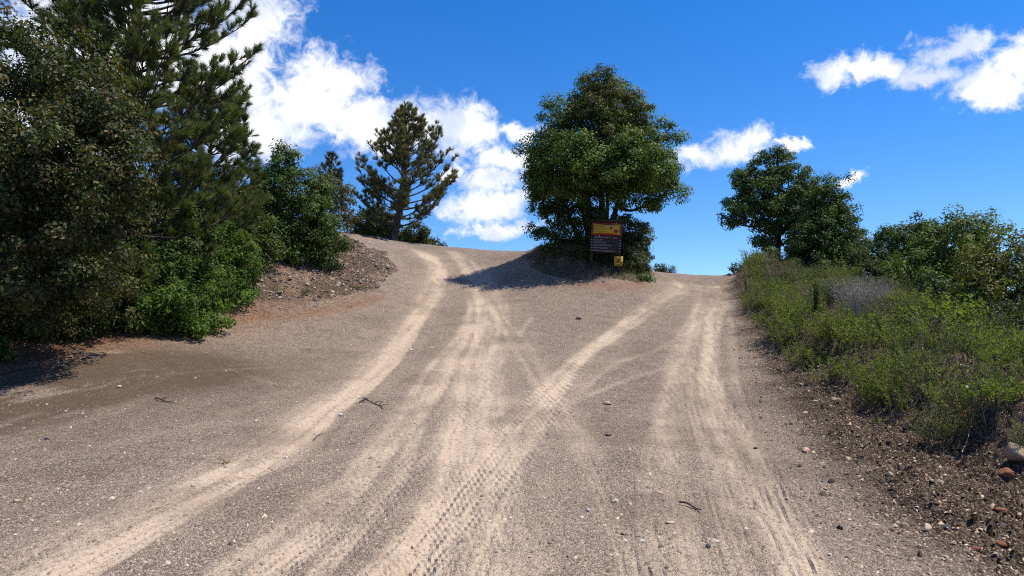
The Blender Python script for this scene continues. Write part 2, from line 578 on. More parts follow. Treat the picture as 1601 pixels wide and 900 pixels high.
# ------------------------------------------------------------------ ground and road
TRACKS = [  # photo polyline, half width m, strength, tread
    ([(-60, 960), (60, 895), (250, 800), (420, 710), (520, 632), (590, 570), (642, 510), (676, 455), (684, 425), (664, 397), (628, 384)], 0.44, 1.1, 0.2),
    ([(300, 985), (420, 880), (540, 770), (630, 660), (690, 580), (728, 520), (742, 480), (736, 430), (716, 402), (692, 388)], 0.28, 0.80, 0.3),
    ([(742, 980), (744, 895), (747, 800), (753, 700), (760, 600), (766, 540), (766, 485), (756, 440), (735, 408)], 0.58, 0.85, 0.15),
    ([(560, 960), (640, 880), (720, 800), (800, 700), (862, 620), (905, 565), (965, 520), (1030, 472), (1060, 452), (1062, 438)], 0.28, 0.85, 0.9),
    ([(748, 455), (775, 490), (812, 535), (858, 600), (905, 680), (950, 760)], 0.28, 0.45, 0.1),
    ([(1300, 990), (1235, 885), (1168, 760), (1122, 655), (1106, 580), (1110, 505), (1128, 466), (1116, 440)], 0.32, 0.8, 1.0),
    ([(1070, 900), (1052, 760), (1048, 650), (1062, 560), (1088, 500), (1098, 466), (1090, 440)], 0.26, 0.62, 0.5),
    ([(560, 760), (480, 860), (420, 960)], 0.5, 0.30, 0.1),
    ([(930, 900), (900, 800), (872, 640), (900, 590), (985, 540)], 0.35, 0.22, 0.1),
    ([(20, 720), (200, 690), (380, 640), (500, 580), (600, 500)], 0.35, 0.18, 0.1),
    ([(620, 900), (690, 760), (705, 640), (720, 540)], 0.35, 0.40, 0.1),
]


def run_on(p):
    """world polyline of a track; those that reach the picture's foot run on behind the viewer"""
    P_ = smooth_poly(poly_w(p))
    if p[0][1] >= 880:
        d = P_[0] - P_[4]; P_ = np.vstack([P_[0] + d / np.linalg.norm(d) * 5.0, P_])
    return P_


TR = [(run_on(p), hw, st * 0.72, 0.0) for p, hw, st, td in TRACKS]
_tg = np.random.default_rng(33)


def offset_line(P, o, wob, ph):
    d = np.gradient(P, axis=0); d /= np.linalg.norm(d, axis=1)[:, None] + 1e-9
    s = np.concatenate([[0], np.cumsum(np.linalg.norm(np.diff(P, axis=0), axis=1))])
    return P + np.stack([d[:, 1], -d[:, 0]], 1) * (o + wob * np.sin(s * 0.45 + ph))[:, None]


for (P_, hw_, st_, td_), (_, _, st0, td0) in zip(list(TR), TRACKS):       # single tyre passes inside each worn track
    for _k in range(4 if st0 > 0.6 else 2):
        TR.append((offset_line(P_, _tg.normal(0, 0.75 * hw_), _tg.uniform(0.03, 0.14), _tg.uniform(0, 6)), _tg.uniform(0.09, 0.13), st0 * _tg.uniform(0.35, 0.75), td0 * _tg.uniform(0.5, 1.0) + 0.15))
for _p in ([(700, 980), (760, 830), (830, 700), (880, 640), (960, 600), (1080, 560)], [(500, 900), (640, 740), (740, 620), (800, 540), (840, 480)], [(1010, 980), (960, 820), (900, 690), (830, 590), (790, 520), (760, 470)],
           [(880, 640), (950, 575), (1040, 540), (1100, 500)], [(1330, 960), (1250, 830), (1180, 700), (1150, 600), (1145, 520), (1140, 470)], [(340, 960), (560, 800), (700, 690), (840, 610), (930, 550)],
           [(60, 640), (150, 620), (230, 600), (268, 585), (250, 575), (190, 577), (120, 590)], [(100, 612), (180, 592), (230, 580), (215, 571), (160, 575)], [(280, 578), (330, 572), (380, 585), (430, 600), (520, 606)]):
    TR.append((run_on(_p), 0.11, _tg.uniform(0.22, 0.38), 0.8))
ROAD = np.vstack([
    [(-14, -14), (-15, 4)],
    poly_w([(-150, 650), (0, 594), (110, 563), (230, 541), (330, 513), (420, 497), (520, 474), (590, 448), (624, 428), (618, 408), (596, 392)]),
    [(-8.4, 41), (-8, 52), (-3, 60), (0, 60), (-2.6, 44), (0.6, 36)],
    poly_w([(812, 402), (838, 428), (880, 438), (940, 441), (1000, 444), (1026, 436)]),
    [(8.0, 37), (8.8, 60), (13, 60), (12.0, 37)],
    poly_w([(1158, 448), (1163, 480), (1188, 520), (1236, 575), (1296, 645), (1390, 725), (1500, 800), (1601, 858)]),
    [(6.5, 3.5), (8, -14)]])
EDGE_L = smooth_poly(poly_w([(-250, 700), (-100, 630), (0, 580), (110, 548), (200, 532), (300, 512), (380, 496), (480, 484), (560, 462)]))
REDL = smooth_poly(poly_w([(250, 525), (330, 508), (400, 499), (470, 492), (540, 480), (590, 465)]))
REDW = smooth_poly(poly_w([(20, 560), (150, 535), (280, 515), (400, 485)]))
REDS = smooth_poly(poly_w([(900, 446), (960, 447), (1010, 445)]))
VERGE = smooth_poly(np.vstack([poly_w([(1152, 440), (1160, 458), (1168, 490), (1186, 530), (1216, 580), (1258, 640), (1322, 712), (1412, 790), (1520, 870)]), [(4.2, 3.0)]])[::-1])
BERM = smooth_poly(np.vstack([poly_w([(1170, 470), (1190, 500), (1225, 540), (1285, 585), (1350, 625), (1420, 668), (1500, 700), (1590, 735)]), [(9.2, 5.0)]])[::-1])
WIND = smooth_poly(poly_w([(1230, 600), (1290, 655), (1370, 725), (1460, 800), (1520, 860)]))     # windrow of graded spoil
RILL = smooth_poly(poly_w([(285, 598), (380, 604), (470, 608), (540, 606), (610, 598), (700, 586), (770, 578), (840, 568), (900, 540), (960, 512)]))
DAMP = smooth_poly(poly_w([(-150, 660), (0, 625), (90, 605), (180, 585), (260, 578)]))
MOUND = poly_w([(395, 470), (395, 405), (450, 385), (540, 368), (600, 392), (622, 425), (590, 450), (500, 470)])
CMOUND = np.array([at(815, 400, 33)[:2], at(840, 430, 30)[:2], at(900, 440, 28.6)[:2], at(1000, 440, 28.4)[:2], at(1020, 430, 31)[:2], at(960, 380, 35)[:2], at(850, 380, 36)[:2]])


def side(x, y, P):
    """signed lateral distance, positive to the right of the polyline's direction"""
    d, lat, s = polydist(x, y, P)
    return lat, d, s


def zones(x, y):
    w1 = (fbm(x * 1.3, y * 1.3, 5, 4) - 0.5); w2 = (fbm(x * 0.5, y * 0.5, 9, 3) - 0.5)
    dustv = np.zeros_like(x); rut = np.zeros_like(x); tread = np.zeros_like(x)
    for P, hw, st, td in TR:
        wide = hw > 0.2
        d0, lat0, s0 = polydist(x, y, P, 1.6 if wide else 0.5)
        k = np.nonzero(d0 < (1.5 if wide else 0.45))[0]
        if not len(k):
            continue
        d0 = d0[k]; lat0 = lat0[k]; s0 = s0[k]
        lat = lat0 + 0.3 * w1[k]; d = np.maximum(np.abs(lat), d0 - 0.2)
        streak = 0.5 * fbm(lat * 5.0 + 40, s0 * 0.35, 77, 3) + 0.5 * fbm(lat * 22.0 + 9, s0 * 0.5, 78, 3)
        core = np.exp(-(d / hw) ** 2 * 0.7) if wide else np.exp(-(d0 / hw) ** 6)
        m = core * st * (0.05 + 1.75 * streak)
        if wide:
            m = np.maximum(m, 0.38 * st * np.exp(-(d / (hw * 2.1)) ** 2) * (0.3 + 1.3 * streak))
        Ltot = s0.max() + 1e-6
        m = m * sstep(0, 2.2, s0) * sstep(0, 2.2, Ltot - s0) * (0.68 + 0.55 * sstep(0.36, 0.6, fbm(s0 * 0.6 + 5 * hw, lat0 * 2, 43, 3)))
        o = dustv[k]
        dustv[k] = np.maximum(o, m) + 0.3 * np.minimum(o, m)
        rut[k] -= 0.018 * st * core - 0.013 * st * np.exp(-((d0 - hw * 1.3) / (0.28 * hw)) ** 2)
        if td > 0:
            # tyre tread: lugs across, grooves along, pressed a few mm into the dust
            lug = (np.sin(s0 * 70 + 36 * lat0) > 0.2) * (np.abs(lat0) < 0.13)
            groove = np.exp(-((np.abs(lat0) - 0.055) / 0.014) ** 2) + np.exp(-((np.abs(lat0) - 0.13) / 0.016) ** 2)
            broken = sstep(0.42, 0.6, fbm(s0 * 0.9, lat * 3, 41, 3))
            tread[k] -= td * (0.02 * lug * broken + 0.9 * groove * sstep(0.3, 0.5, fbm(s0 * 0.5, lat * 2, 45, 3)))
    dustv *= 0.65 + 0.7 * fbm(x * 0.9, y * 0.9, 21, 4)
    dv, latv, sv = polydist(x, y, VERGE)
    verge = sstep(-0.7, 0.12, latv + 1.1 * w1)
    dw = polydist(x, y, WIND, 2.0)[0]
    verge = np.maximum(verge, 0.9 * np.exp(-(dw / 0.55) ** 2) * sstep(0.3, 0.6, fbm(x * 2, y * 2, 61, 3) + 0.15))
    dl, latl, sl = polydist(x, y, EDGE_L)
    leftf = sstep(0.2, 0.9, -latl + 0.8 * w1)
    inroad = inside(x, y, ROAD)
    leftf = leftf * np.where(inroad & (y > 20), 0.0, 1.0) * np.where((x > -8.6) & (y > 23), 0.0, 1.0)
    verge = verge * np.where(inroad & (y > 31), 0.0, 1.0)
    red = np.maximum(0.75 * np.exp(-(polydist(x, y, REDL, 2.5)[0] / 0.30) ** 2), 0.6 * np.exp(-(polydist(x, y, REDW, 2.5)[0] / 0.9) ** 2))
    red = np.maximum(red, 0.6 * np.exp(-(polydist(x, y, REDS, 2.5)[0] / 0.45) ** 2))
    md = inside(x + 0.6 * w1, y + 0.6 * w2, MOUND)
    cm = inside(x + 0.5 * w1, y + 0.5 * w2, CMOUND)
    red = np.maximum(red, 0.5 * md * (0.3 + 1.4 * fbm(x * 2, y * 2, 91, 3)))
    red = np.maximum(red, leftf * 0.55)
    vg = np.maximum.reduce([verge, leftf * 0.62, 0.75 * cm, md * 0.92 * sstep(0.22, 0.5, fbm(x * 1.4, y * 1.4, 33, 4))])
    dd, ld, sd_ = polydist(x, y, DAMP, 4.0)
    damp = 1.7 * np.exp(-(dd / 2.1) ** 2) * sstep(0.28, 0.5, fbm(ld * 2.2 + 3, sd_ * 0.5, 15, 4) + 0.1)
    damp = np.maximum(damp, 0.3 * sstep(0.52, 0.72, fbm(x * 0.6, y * 0.6, 123, 4)))
    return dict(dust=np.clip(dustv * (1 - vg), 0, 1), verge=np.clip(vg, 0, 1), red=np.clip(red, 0, 1), damp=np.clip(damp, 0, 1), tread=tread), rut, md, cm, latv, leftf


def full_height(x, y):
    z = H(x, y)
    Z, rut, md, cm, latv, leftf = zones(x, y)
    near = np.exp(-np.hypot(x, y) / 60)
    z = z + rut + 0.0045 * Z['tread'] * (np.hypot(x, y) < 25)
    z += (fbm(x * 0.7, y * 0.7, 3, 3) - 0.5) * 0.06
    z += (fbm(x * 6, y * 6, 4, 3) - 0.5) * 0.022 * (1 - 0.75 * Z['dust'])
    # spoil clods along the verge, rubble on the banks
    clod = fbm(x * 8.5, y * 8.5, 8, 4, 0.65)
    vb = sstep(-0.25, 0.35, latv) * (1 - sstep(4.0, 6.0, latv))
    z += vb * (np.abs(clod - 0.5) * 0.46 + (fbm(x * 1.5, y * 1.5, 14, 3) - 0.5) * 0.22 - 0.01)
    dw = polydist(x, y, WIND, 2.0)[0]
    z += 0.07 * np.exp(-(dw / 0.35) ** 2) * (0.4 + 1.3 * clod)
    db, lb, sb = polydist(x, y, BERM, 6.0)
    z += 0.42 * sstep(-0.35, 0.35, lb + 0.5 * (fbm(x * 1.8, y * 1.8, 52, 3) - 0.5)) * (1 - sstep(1.5, 4.0, lb)) * (db < 6) * np.clip(2.2 * fbm(x * 0.9, y * 0.9, 53, 3) - 0.45, 0.05, 1.2)
    z += md * (np.abs(fbm(x * 3.5, y * 3.5, 18, 4, 0.6) - 0.5) * 0.45 - 0.03)
    z += cm * (fbm(x * 2.2, y * 2.2, 28, 4, 0.6) - 0.5) * 0.35
    z += leftf * (np.abs(fbm(x * 3, y * 3, 38, 4, 0.6) - 0.5) * 0.35 + 0.06)
    z -= 0.018 * np.exp(-(polydist(x, y, RILL, 0.5)[0] / 0.05) ** 2) * (fbm(x * 3, y * 3, 71, 2) > 0.36)
    z -= 0.15 * np.exp(-(((x - 6.15) / 0.40) ** 2 + ((y - 8.55) / 0.30) ** 2))
    return z, Z


C0 = np.array([0.0, -3.0])
th = np.unique(np.concatenate([np.linspace(-math.pi, -R(50), 70), np.linspace(-R(50), R(50), 530), np.linspace(R(50), math.pi, 70)]))[:-1]
rr = np.concatenate([np.linspace(0.02, 6, 30), np.exp(np.linspace(math.log(6.0), math.log(52), 470))[1:], np.exp(np.linspace(math.log(52), math.log(5000), 75))[1:]])
TH, RR = np.meshgrid(th, rr)
GX = (C0[0] + np.sin(TH) * RR).ravel(); GY = (C0[1] + np.cos(TH) * RR).ravel()
_near = np.nonzero((np.hypot(GX, GY) < 62) & (GY > -4) & (np.abs(GX) < 34))[0]
GZ = H(GX, GY); GA = {k: np.zeros(len(GX)) for k in ('dust', 'verge', 'red', 'damp', 'tread')}
_z, _a = full_height(GX[_near], GY[_near])
GZ[_near] = _z
for _k in GA:
    GA[_k][_near] = _a[_k]
nt, nr = len(th), len(rr)
ii, jj = np.meshgrid(np.arange(nr - 1), np.arange(nt), indexing='ij')
Q = np.stack([ii * nt + jj, (ii + 1) * nt + jj, (ii + 1) * nt + (jj + 1) % nt, ii * nt + (jj + 1) % nt], -1).reshape(-1, 4)
Q = Q[:, ::-1].copy()
GV = np.stack([GX, GY, GZ], 1)
inner = nr * nt
GV = np.vstack([GV, [[C0[0], C0[1], float(GZ[:nt].mean())]]])
for k in GA:
    GA[k] = np.append(GA[k], 0.0)
fcx = GX[Q].mean(1); fcy = GY[Q].mean(1)
is_road = inside(fcx + 0.5 * (fbm(fcx * 1.6, fcy * 1.6, 66, 4) - 0.5), fcy + 0.5 * (fbm(fcx * 1.6, fcy * 1.6, 67, 4) - 0.5), ROAD)


def submesh(name, faces):
    u, inv = np.unique(faces.ravel(), return_inverse=True)
    return np_mesh(name, GV[u], inv.reshape(faces.shape), smooth=True, attrs={k: v[u] for k, v in GA.items()})


obj('ground', submesh('ground', Q[~is_road]), M_soil, kind='structure', label='brown soil of the banks, mounds and hillsides beside the dirt road')
road_me = submesh('dirt_road', Q[is_road])
obj('dirt_road', road_me, M_soil, kind='structure', label='forking gravel and dirt road with pale dusty wheel tracks')


_GZ2 = GZ.reshape(nr, nt)


def gz(x, y):
    """height of the finished surface, read off the ground mesh"""
    x = np.atleast_1d(np.asarray(x, float)) - C0[0]; y = np.atleast_1d(np.asarray(y, float)) - C0[1]
    t = np.arctan2(x, y); r = np.hypot(x, y)
    i = np.clip(np.searchsorted(rr, r) - 1, 0, nr - 2); j = np.clip(np.searchsorted(th, t) - 1, 0, nt - 2)
    u = np.clip((r - rr[i]) / (rr[i + 1] - rr[i]), 0, 1); v = np.clip((t - th[j]) / (th[j + 1] - th[j]), 0, 1)
    return (_GZ2[i, j] * (1 - v) + _GZ2[i, j + 1] * v) * (1 - u) + (_GZ2[i + 1, j] * (1 - v) + _GZ2[i + 1, j + 1] * v) * u


# ------------------------------------------------------------------ foliage builders
def unit(v):
    return v / (np.linalg.norm(v, axis=-1, keepdims=True) + 1e-9)


def rand_dirs(n, g=None):
    return unit((g or rng).normal(size=(n, 3)))


def add_leaves(mb, Pt, N, Tn, L, Wd, C, fold=0.3):
    """diamond leaves folded on the midrib; Pt base, N face normal, Tn pointing direction"""
    n = len(Pt)
    L = np.broadcast_to(L, (n,))[:, None]; Wd = np.broadcast_to(Wd, (n,))[:, None]
    Tn = unit(Tn); B = unit(np.cross(N, Tn)); Nn = np.cross(Tn, B)
    V = np.stack([Pt, Pt + Tn * L * 0.45 + B * Wd + Nn * Wd * fold, Pt + Tn * L - Nn * L * 0.08, Pt + Tn * L * 0.45 - B * Wd + Nn * Wd * fold], 1)
    i = np.arange(n)[:, None] * 4
    Fc = np.concatenate([i + [[0, 1, 2]], i + [[0, 2, 3]]], 0)
    mb.add(V.reshape(-1, 3), Fc, np.repeat(C, 4, 0))


def curve(a, b, bend, n=7, g=None):
    t = np.linspace(0, 1, n)[:, None]
    return a + (b - a) * t + np.asarray(bend) * (4 * t * (1 - t))


def pick(cols, n, g):
    cols = np.array(cols); i = g.integers(0, len(cols), n)
    return cols[i] * g.uniform(0.75, 1.3, (n, 1))


def broadleaf(name, label, cat, base, lobes, trunks, dens=9.0, per=80, crad=0.33, leaf=0.075, cols=((0.045, 0.085, 0.02),), tipcols=None, tip=0.15,
              seed=1, mat=None, bark=None, group=None, trunk_r=0.16, core=0.3, skirt=False):
    """lobes: (x,y,z,rx,ry,rz) world ellipsoids; trunks: lists of world points; leaves gather in clumps over the lobes"""
    g = np.random.default_rng(seed)
    base = np.asarray(base, float)
    root = thing(name, base, label, cat, group)
    tb = MB(); lb = MB()
    ends = []
    for tk in trunks:
        P = smooth_poly(np.array(tk, float), 4)
        r = np.linspace(1, 0.35, len(P)) * trunk_r * (1 if len(ends) == 0 else 0.7)
        r[0] *= 1.35
        tb.tube(P, r, 8); ends.append(P)
    allp = np.vstack(ends)
    lobes = list(lobes)
    if skirt:
        # branches reach down to the soil: fill the space under each lobe
        for lo in list(lobes):
            zg = float(H(np.array([lo[0]]), np.array([lo[1]]))[0]); gap = lo[2] - 0.6 * lo[5] - zg
            k = 0
            while gap > 0.15 and k < 4:
                hz_ = min(gap, 1.1 * lo[3])
                lobes.append((lo[0] + 0.2 * lo[3] * g.normal(), lo[1] + 0.2 * lo[3] * g.normal() + 0.1, zg + gap - hz_ * 0.5, lo[3] * 0.92, lo[4] * 0.92, hz_ * 0.62))
                gap -= hz_; k += 1
    LB = np.array(lobes, float)
    for li, lobe in enumerate(LB):
        c, rad = lobe[:3], lobe[3:6]
        area = 4 * math.pi * ((rad[0] * rad[1]) ** 1.6 / 3 + (rad[0] * rad[2]) ** 1.6 / 3 + (rad[1] * rad[2]) ** 1.6 / 3) ** (1 / 1.6)
        nc = max(4, int(area * dens * 0.52)); per_ = int(per * 1.32)
        # limb from the nearest lower trunk point to the lobe
        dist = np.linalg.norm(allp - c, axis=1) + 1.5 * np.maximum(0, allp[:, 2] - c[2])
        a = allp[np.argmin(dist)]
        lim = curve(a, c, [0, 0, -0.12 * np.linalg.norm(c - a)] + g.normal(0, 0.12, 3), 7)
        tb.tube(lim, np.linspace(trunk_r * 0.42, trunk_r * 0.14, 7), 6)
        d = rand_dirs(nc, g)
        rr_ = np.where(g.random(nc) < core, g.uniform(0.2, 0.65, nc), g.uniform(0.66, 1.26, nc))
        cc = c + d * rad * rr_[:, None]
        # leave out clumps deep inside other lobes
        keep = np.ones(nc, bool)
        for lj, o in enumerate(LB):
            if lj != li:
                keep &= ((((cc - o[:3]) / o[3:6]) ** 2).sum(1) > 0.35) | (g.random(nc) < 0.3)
        cc = cc[keep]; d = d[keep]; nc = len(cc)
        for k in range(nc):
            if g.random() < 0.55:
                st = lim[g.integers(3, 7)]
                tb.tube(curve(st, cc[k], g.normal(0, 0.08, 3), 4), np.linspace(trunk_r * 0.10, 0.006, 4), 4)
        n = nc * per_
        ci = np.repeat(np.arange(nc), per_)
        cs = g.uniform(0.6, 1.35, nc)[ci] * crad
        off = unit(g.normal(size=(n, 3))) * (g.random((n, 1)) ** 0.45) * cs[:, None] * np.array([1.15, 1.15, 0.85])
        Pt = cc[ci] + off
        N = unit(0.35 * d[ci] + 0.75 * unit(off) + 0.35 * np.array([0, 0, 1.0]) + 0.55 * rand_dirs(n, g))
        Tn = unit(0.8 * rand_dirs(n, g) + 0.6 * unit(off) + 0.1 * d[ci])
        Tn = unit(Tn - N * (Tn * N).sum(1)[:, None])
        Ls = leaf * 1.13 * g.uniform(0.5, 1.45, n)
        C = pick(cols, n, g) * g.uniform(0.65, 1.35, nc)[ci][:, None]
        if tipcols is not None:
            m = (g.random(n) < tip * g.choice([0.3, 1.0, 2.0], nc)[ci]) & ((off * d[ci]).sum(1) > -0.05)
            C[m] = pick(tipcols, int(m.sum()), g)
        add_leaves(lb, Pt, N, Tn, Ls, Ls * 0.27, C)
    obj('trunk', tb.mesh('trunk', base, True), bark or M_bark, root)
    obj('crown', lb.mesh('crown', base), mat or M_leaf, root, kind='stuff')
    return root


def needle_tufts(mb, Pt, Ax, Ln, nper, wid, cols, g, spread=0.75, brush=0.16):
    """bottle-brush tufts of long needles around shoot tips"""
    n = len(Pt) * nper; ci = np.repeat(np.arange(len(Pt)), nper)
    ax = unit(Ax)[ci]
    t = g.random(n)
    o = Pt[ci] - ax * (t * brush)[:, None]
    rd = rand_dirs(n, g); rd = unit(rd - ax * (rd * ax).sum(1)[:, None])
    sp = spread * g.uniform(0.15, 1.25, n) * (0.7 + 0.5 * t)
    dr = unit(ax + rd * sp[:, None]); dr[:, 2] -= 0.10 * g.random(n)
    L = Ln * g.uniform(0.7, 1.1, n) * (1 - 0.15 * t)
    sd_ = unit(np.cross(dr, rand_dirs(n, g))) * (wid * 0.5)
    V = np.stack([o - sd_ * 1.25, o + sd_ * 1.25, o + dr * L[:, None]], 1)
    Fc = np.arange(n * 3).reshape(-1, 3)
    tc_ = pick(cols, len(Pt), g)
    C = tc_[ci] * g.uniform(0.75, 1.25, (n, 1))
    mb.add(V.reshape(-1, 3), Fc, np.repeat(C, 3, 0))


def pine(name, label, base, top, prof, seed, whorl=0.45, nb=5, Ln=0.2, nper=60, wid=0.007, cols=((0.05, 0.075, 0.022),), tr=0.2, rise=0.35, twig=0.42, mid_bend=(0, 0, 0), first=0.15, group=None, fan=0.8):
    """prof(t, phi) -> branch length at relative height t in direction phi"""
    g = np.random.default_rng(seed)
    base = np.asarray(base, float); top = np.asarray(top, float)
    root = thing(name, base, label, 'tree', group)
    tb = MB(); nb_ = MB(); bb = MB()
    TP = curve(base - [0, 0, 0.15], top, mid_bend, 24)
    TP[1:-1] += g.normal(0, 0.03, (22, 3)) * [1, 1, 0]
    rad = tr * (1 - np.linspace(0, 1, 24)) ** 0.85 + 0.015
    rad[0] *= 1.3
    tb.tube(TP, rad, 9)
    hgt = top[2] - base[2]; h = first * hgt; phi0 = g.random() * 6.28
    tips = []; axs = []
    while h < hgt * 0.985:
        t = h / hgt
        o = np.array([np.interp(t, np.linspace(0, 1, 24), TP[:, k]) for k in range(3)])
        phi0 += 0.9
        for k in range(nb):
            if g.random() < 0.12:
                continue
            phi = phi0 + k * 2 * math.pi / nb + g.normal(0, 0.25)
            L = prof(t, phi) * g.uniform(0.72, 1.12)
            if L < 0.12:
                continue
            up = rise + 0.55 * t + g.normal(0, 0.09)
            dirh = np.array([math.cos(phi), math.sin(phi), 0])
            n = 8
            s = np.linspace(0, 1, n)[:, None]
            sag = 0.25 * L * (1 - t)
            Pb = o + dirh * L * s * math.cos(up * 0.8) + np.array([0, 0, 1.0]) * (L * math.sin(up * 0.8) * s - sag * np.sin(s * math.pi) * 0.5 + 0.16 * L * s ** 3)
            Pb += np.cumsum(g.normal(0, 0.02 * L / 2, (n, 3)), 0) * s
            r0 = max(0.012, min(0.25 * tr, 0.017 * L + 0.008))
            bb.tube(Pb, np.linspace(r0, 0.006, n), 5)
            tips.append(Pb[-1]); axs.append(Pb[-1] - Pb[-2])
            # side shoots, each ending in tufts
            m = max(2, int(L / twig * 2.4))
            for q in range(m):
                u = g.uniform(0.28, 0.97) ** 0.8
                p = np.array([np.interp(u, s[:, 0], Pb[:, j]) for j in range(3)])
                ta = unit(Pb[min(n - 1, int(u * n) + 1) if int(u * n) + 1 < n else n - 1] - Pb[max(0, int(u * n) - 1)])
                sdv = unit(np.cross(ta, [0, 0, 1.0])) * (1 if q % 2 else -1)
                dv = unit(ta * g.uniform(0.5, 1.0) + sdv * g.uniform(0.4, 1.0) * fan + np.array([0, 0, g.uniform(-0.05, 0.55)]))
                l2 = min(L * 0.45, twig * g.uniform(0.5, 1.5)) * (1.15 - 0.5 * u) + 0.08
                e = p + dv * l2 + np.array([0, 0, 0.12 * l2])
                cv = curve(p, e, [0, 0, -0.06 * l2], 4)
                bb.tube(cv, np.linspace(r0 * 0.4, 0.004, 4), 4)
                tips.append(e); axs.append(cv[-1] - cv[-2] + [0, 0, 0.06])
                if l2 > 0.3:
                    for _ in range(2):
                        e2 = cv[2] + unit(dv + 0.8 * rand_dirs(1, g)[0] + [0, 0, 0.3]) * l2 * g.uniform(0.35, 0.6)
                        bb.tube(np.array([cv[2], e2]), [0.006, 0.004], 3)
                        tips.append(e2); axs.append(e2 - cv[2])
        h += whorl * g.uniform(0.8, 1.2) * (1.15 - 0.5 * t)
    tips.append(top); axs.append(np.array([0, 0, 1.0]))
    needle_tufts(nb_, np.array(tips), np.array(axs), Ln, nper, wid, cols, g)
    obj('trunk', tb.mesh('trunk', base, True), M_pbark, root)
    obj('branches', bb.mesh('branches', base, True), M_pbark, root)
    obj('crown', nb_.mesh('crown', base), M_needle, root, kind='stuff')
    return root


def L_(px, py, d, r, rz=None, ry=None):
    p = at(px, py, d)
    return (*p, r, ry or r, rz or r)


def T_(*pts):
    return [at(*p) for p in pts]


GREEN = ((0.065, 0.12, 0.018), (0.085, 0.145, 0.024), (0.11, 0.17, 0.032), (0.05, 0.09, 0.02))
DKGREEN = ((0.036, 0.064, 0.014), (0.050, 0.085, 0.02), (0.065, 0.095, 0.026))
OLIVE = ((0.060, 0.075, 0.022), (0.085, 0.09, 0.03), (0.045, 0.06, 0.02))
BROWNISH = ((0.17, 0.10, 0.035), (0.13, 0.095, 0.04), (0.20, 0.13, 0.05))
BRIGHT = ((0.08, 0.14, 0.022), (0.105, 0.17, 0.03), (0.055, 0.10, 0.02))

# --- left side of the road
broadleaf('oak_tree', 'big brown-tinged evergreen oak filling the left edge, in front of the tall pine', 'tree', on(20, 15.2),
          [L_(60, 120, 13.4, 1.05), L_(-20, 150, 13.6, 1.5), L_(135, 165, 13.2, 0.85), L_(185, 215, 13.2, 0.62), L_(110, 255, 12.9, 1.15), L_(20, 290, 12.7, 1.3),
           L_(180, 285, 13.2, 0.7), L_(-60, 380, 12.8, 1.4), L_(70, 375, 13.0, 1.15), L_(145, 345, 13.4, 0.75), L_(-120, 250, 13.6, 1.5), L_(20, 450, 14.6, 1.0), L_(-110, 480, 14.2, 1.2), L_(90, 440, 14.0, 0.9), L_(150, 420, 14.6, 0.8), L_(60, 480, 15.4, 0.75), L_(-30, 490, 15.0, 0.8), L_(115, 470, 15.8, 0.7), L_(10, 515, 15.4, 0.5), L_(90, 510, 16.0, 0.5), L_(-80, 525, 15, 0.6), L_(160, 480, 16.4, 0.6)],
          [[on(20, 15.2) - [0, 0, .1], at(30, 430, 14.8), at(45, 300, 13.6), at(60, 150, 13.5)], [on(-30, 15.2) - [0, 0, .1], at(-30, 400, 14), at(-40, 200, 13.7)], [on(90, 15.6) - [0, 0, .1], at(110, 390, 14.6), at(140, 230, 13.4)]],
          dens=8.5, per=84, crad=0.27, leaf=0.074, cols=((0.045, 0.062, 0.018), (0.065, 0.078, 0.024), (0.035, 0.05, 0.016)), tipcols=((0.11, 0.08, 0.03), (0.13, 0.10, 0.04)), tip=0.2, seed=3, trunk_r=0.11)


def prof_big(t, phi):
    return (0.9 + 2.45 * min(1, t / 0.08)) * (1.0 if t < 0.6 else max(0.04, 1 - ((t - 0.6) / 0.42) ** 1.6)) * (0.94 + 0.1 * math.cos(phi))


pine('pine_tree', 'tall long-needled pine rising out of the top of the picture behind the brown-tinged oak', on(172, 18.2), at(228, -190, 18.6), prof_big, 21,
     whorl=0.38, nb=6, Ln=0.27, nper=54, wid=0.012, cols=((0.08, 0.115, 0.036), (0.105, 0.135, 0.042), (0.13, 0.155, 0.05), (0.065, 0.095, 0.036)), tr=0.2, rise=0.16, twig=0.42, first=0.08)

pine('pine_tree', 'younger drooping pine tucked under the right side of the tall pine, above bright green shrubs', on(318, 22.6), at(330, 165, 22.6), lambda t, phi: 0.5 + 1.55 * min(1, t / 0.1) * (1 - t) ** 0.45, 24,
     whorl=0.36, nb=6, Ln=0.26, nper=46, wid=0.011, cols=((0.07, 0.10, 0.03), (0.09, 0.12, 0.036), (0.055, 0.085, 0.03)), tr=0.11, rise=0.05, twig=0.42, first=0.08)

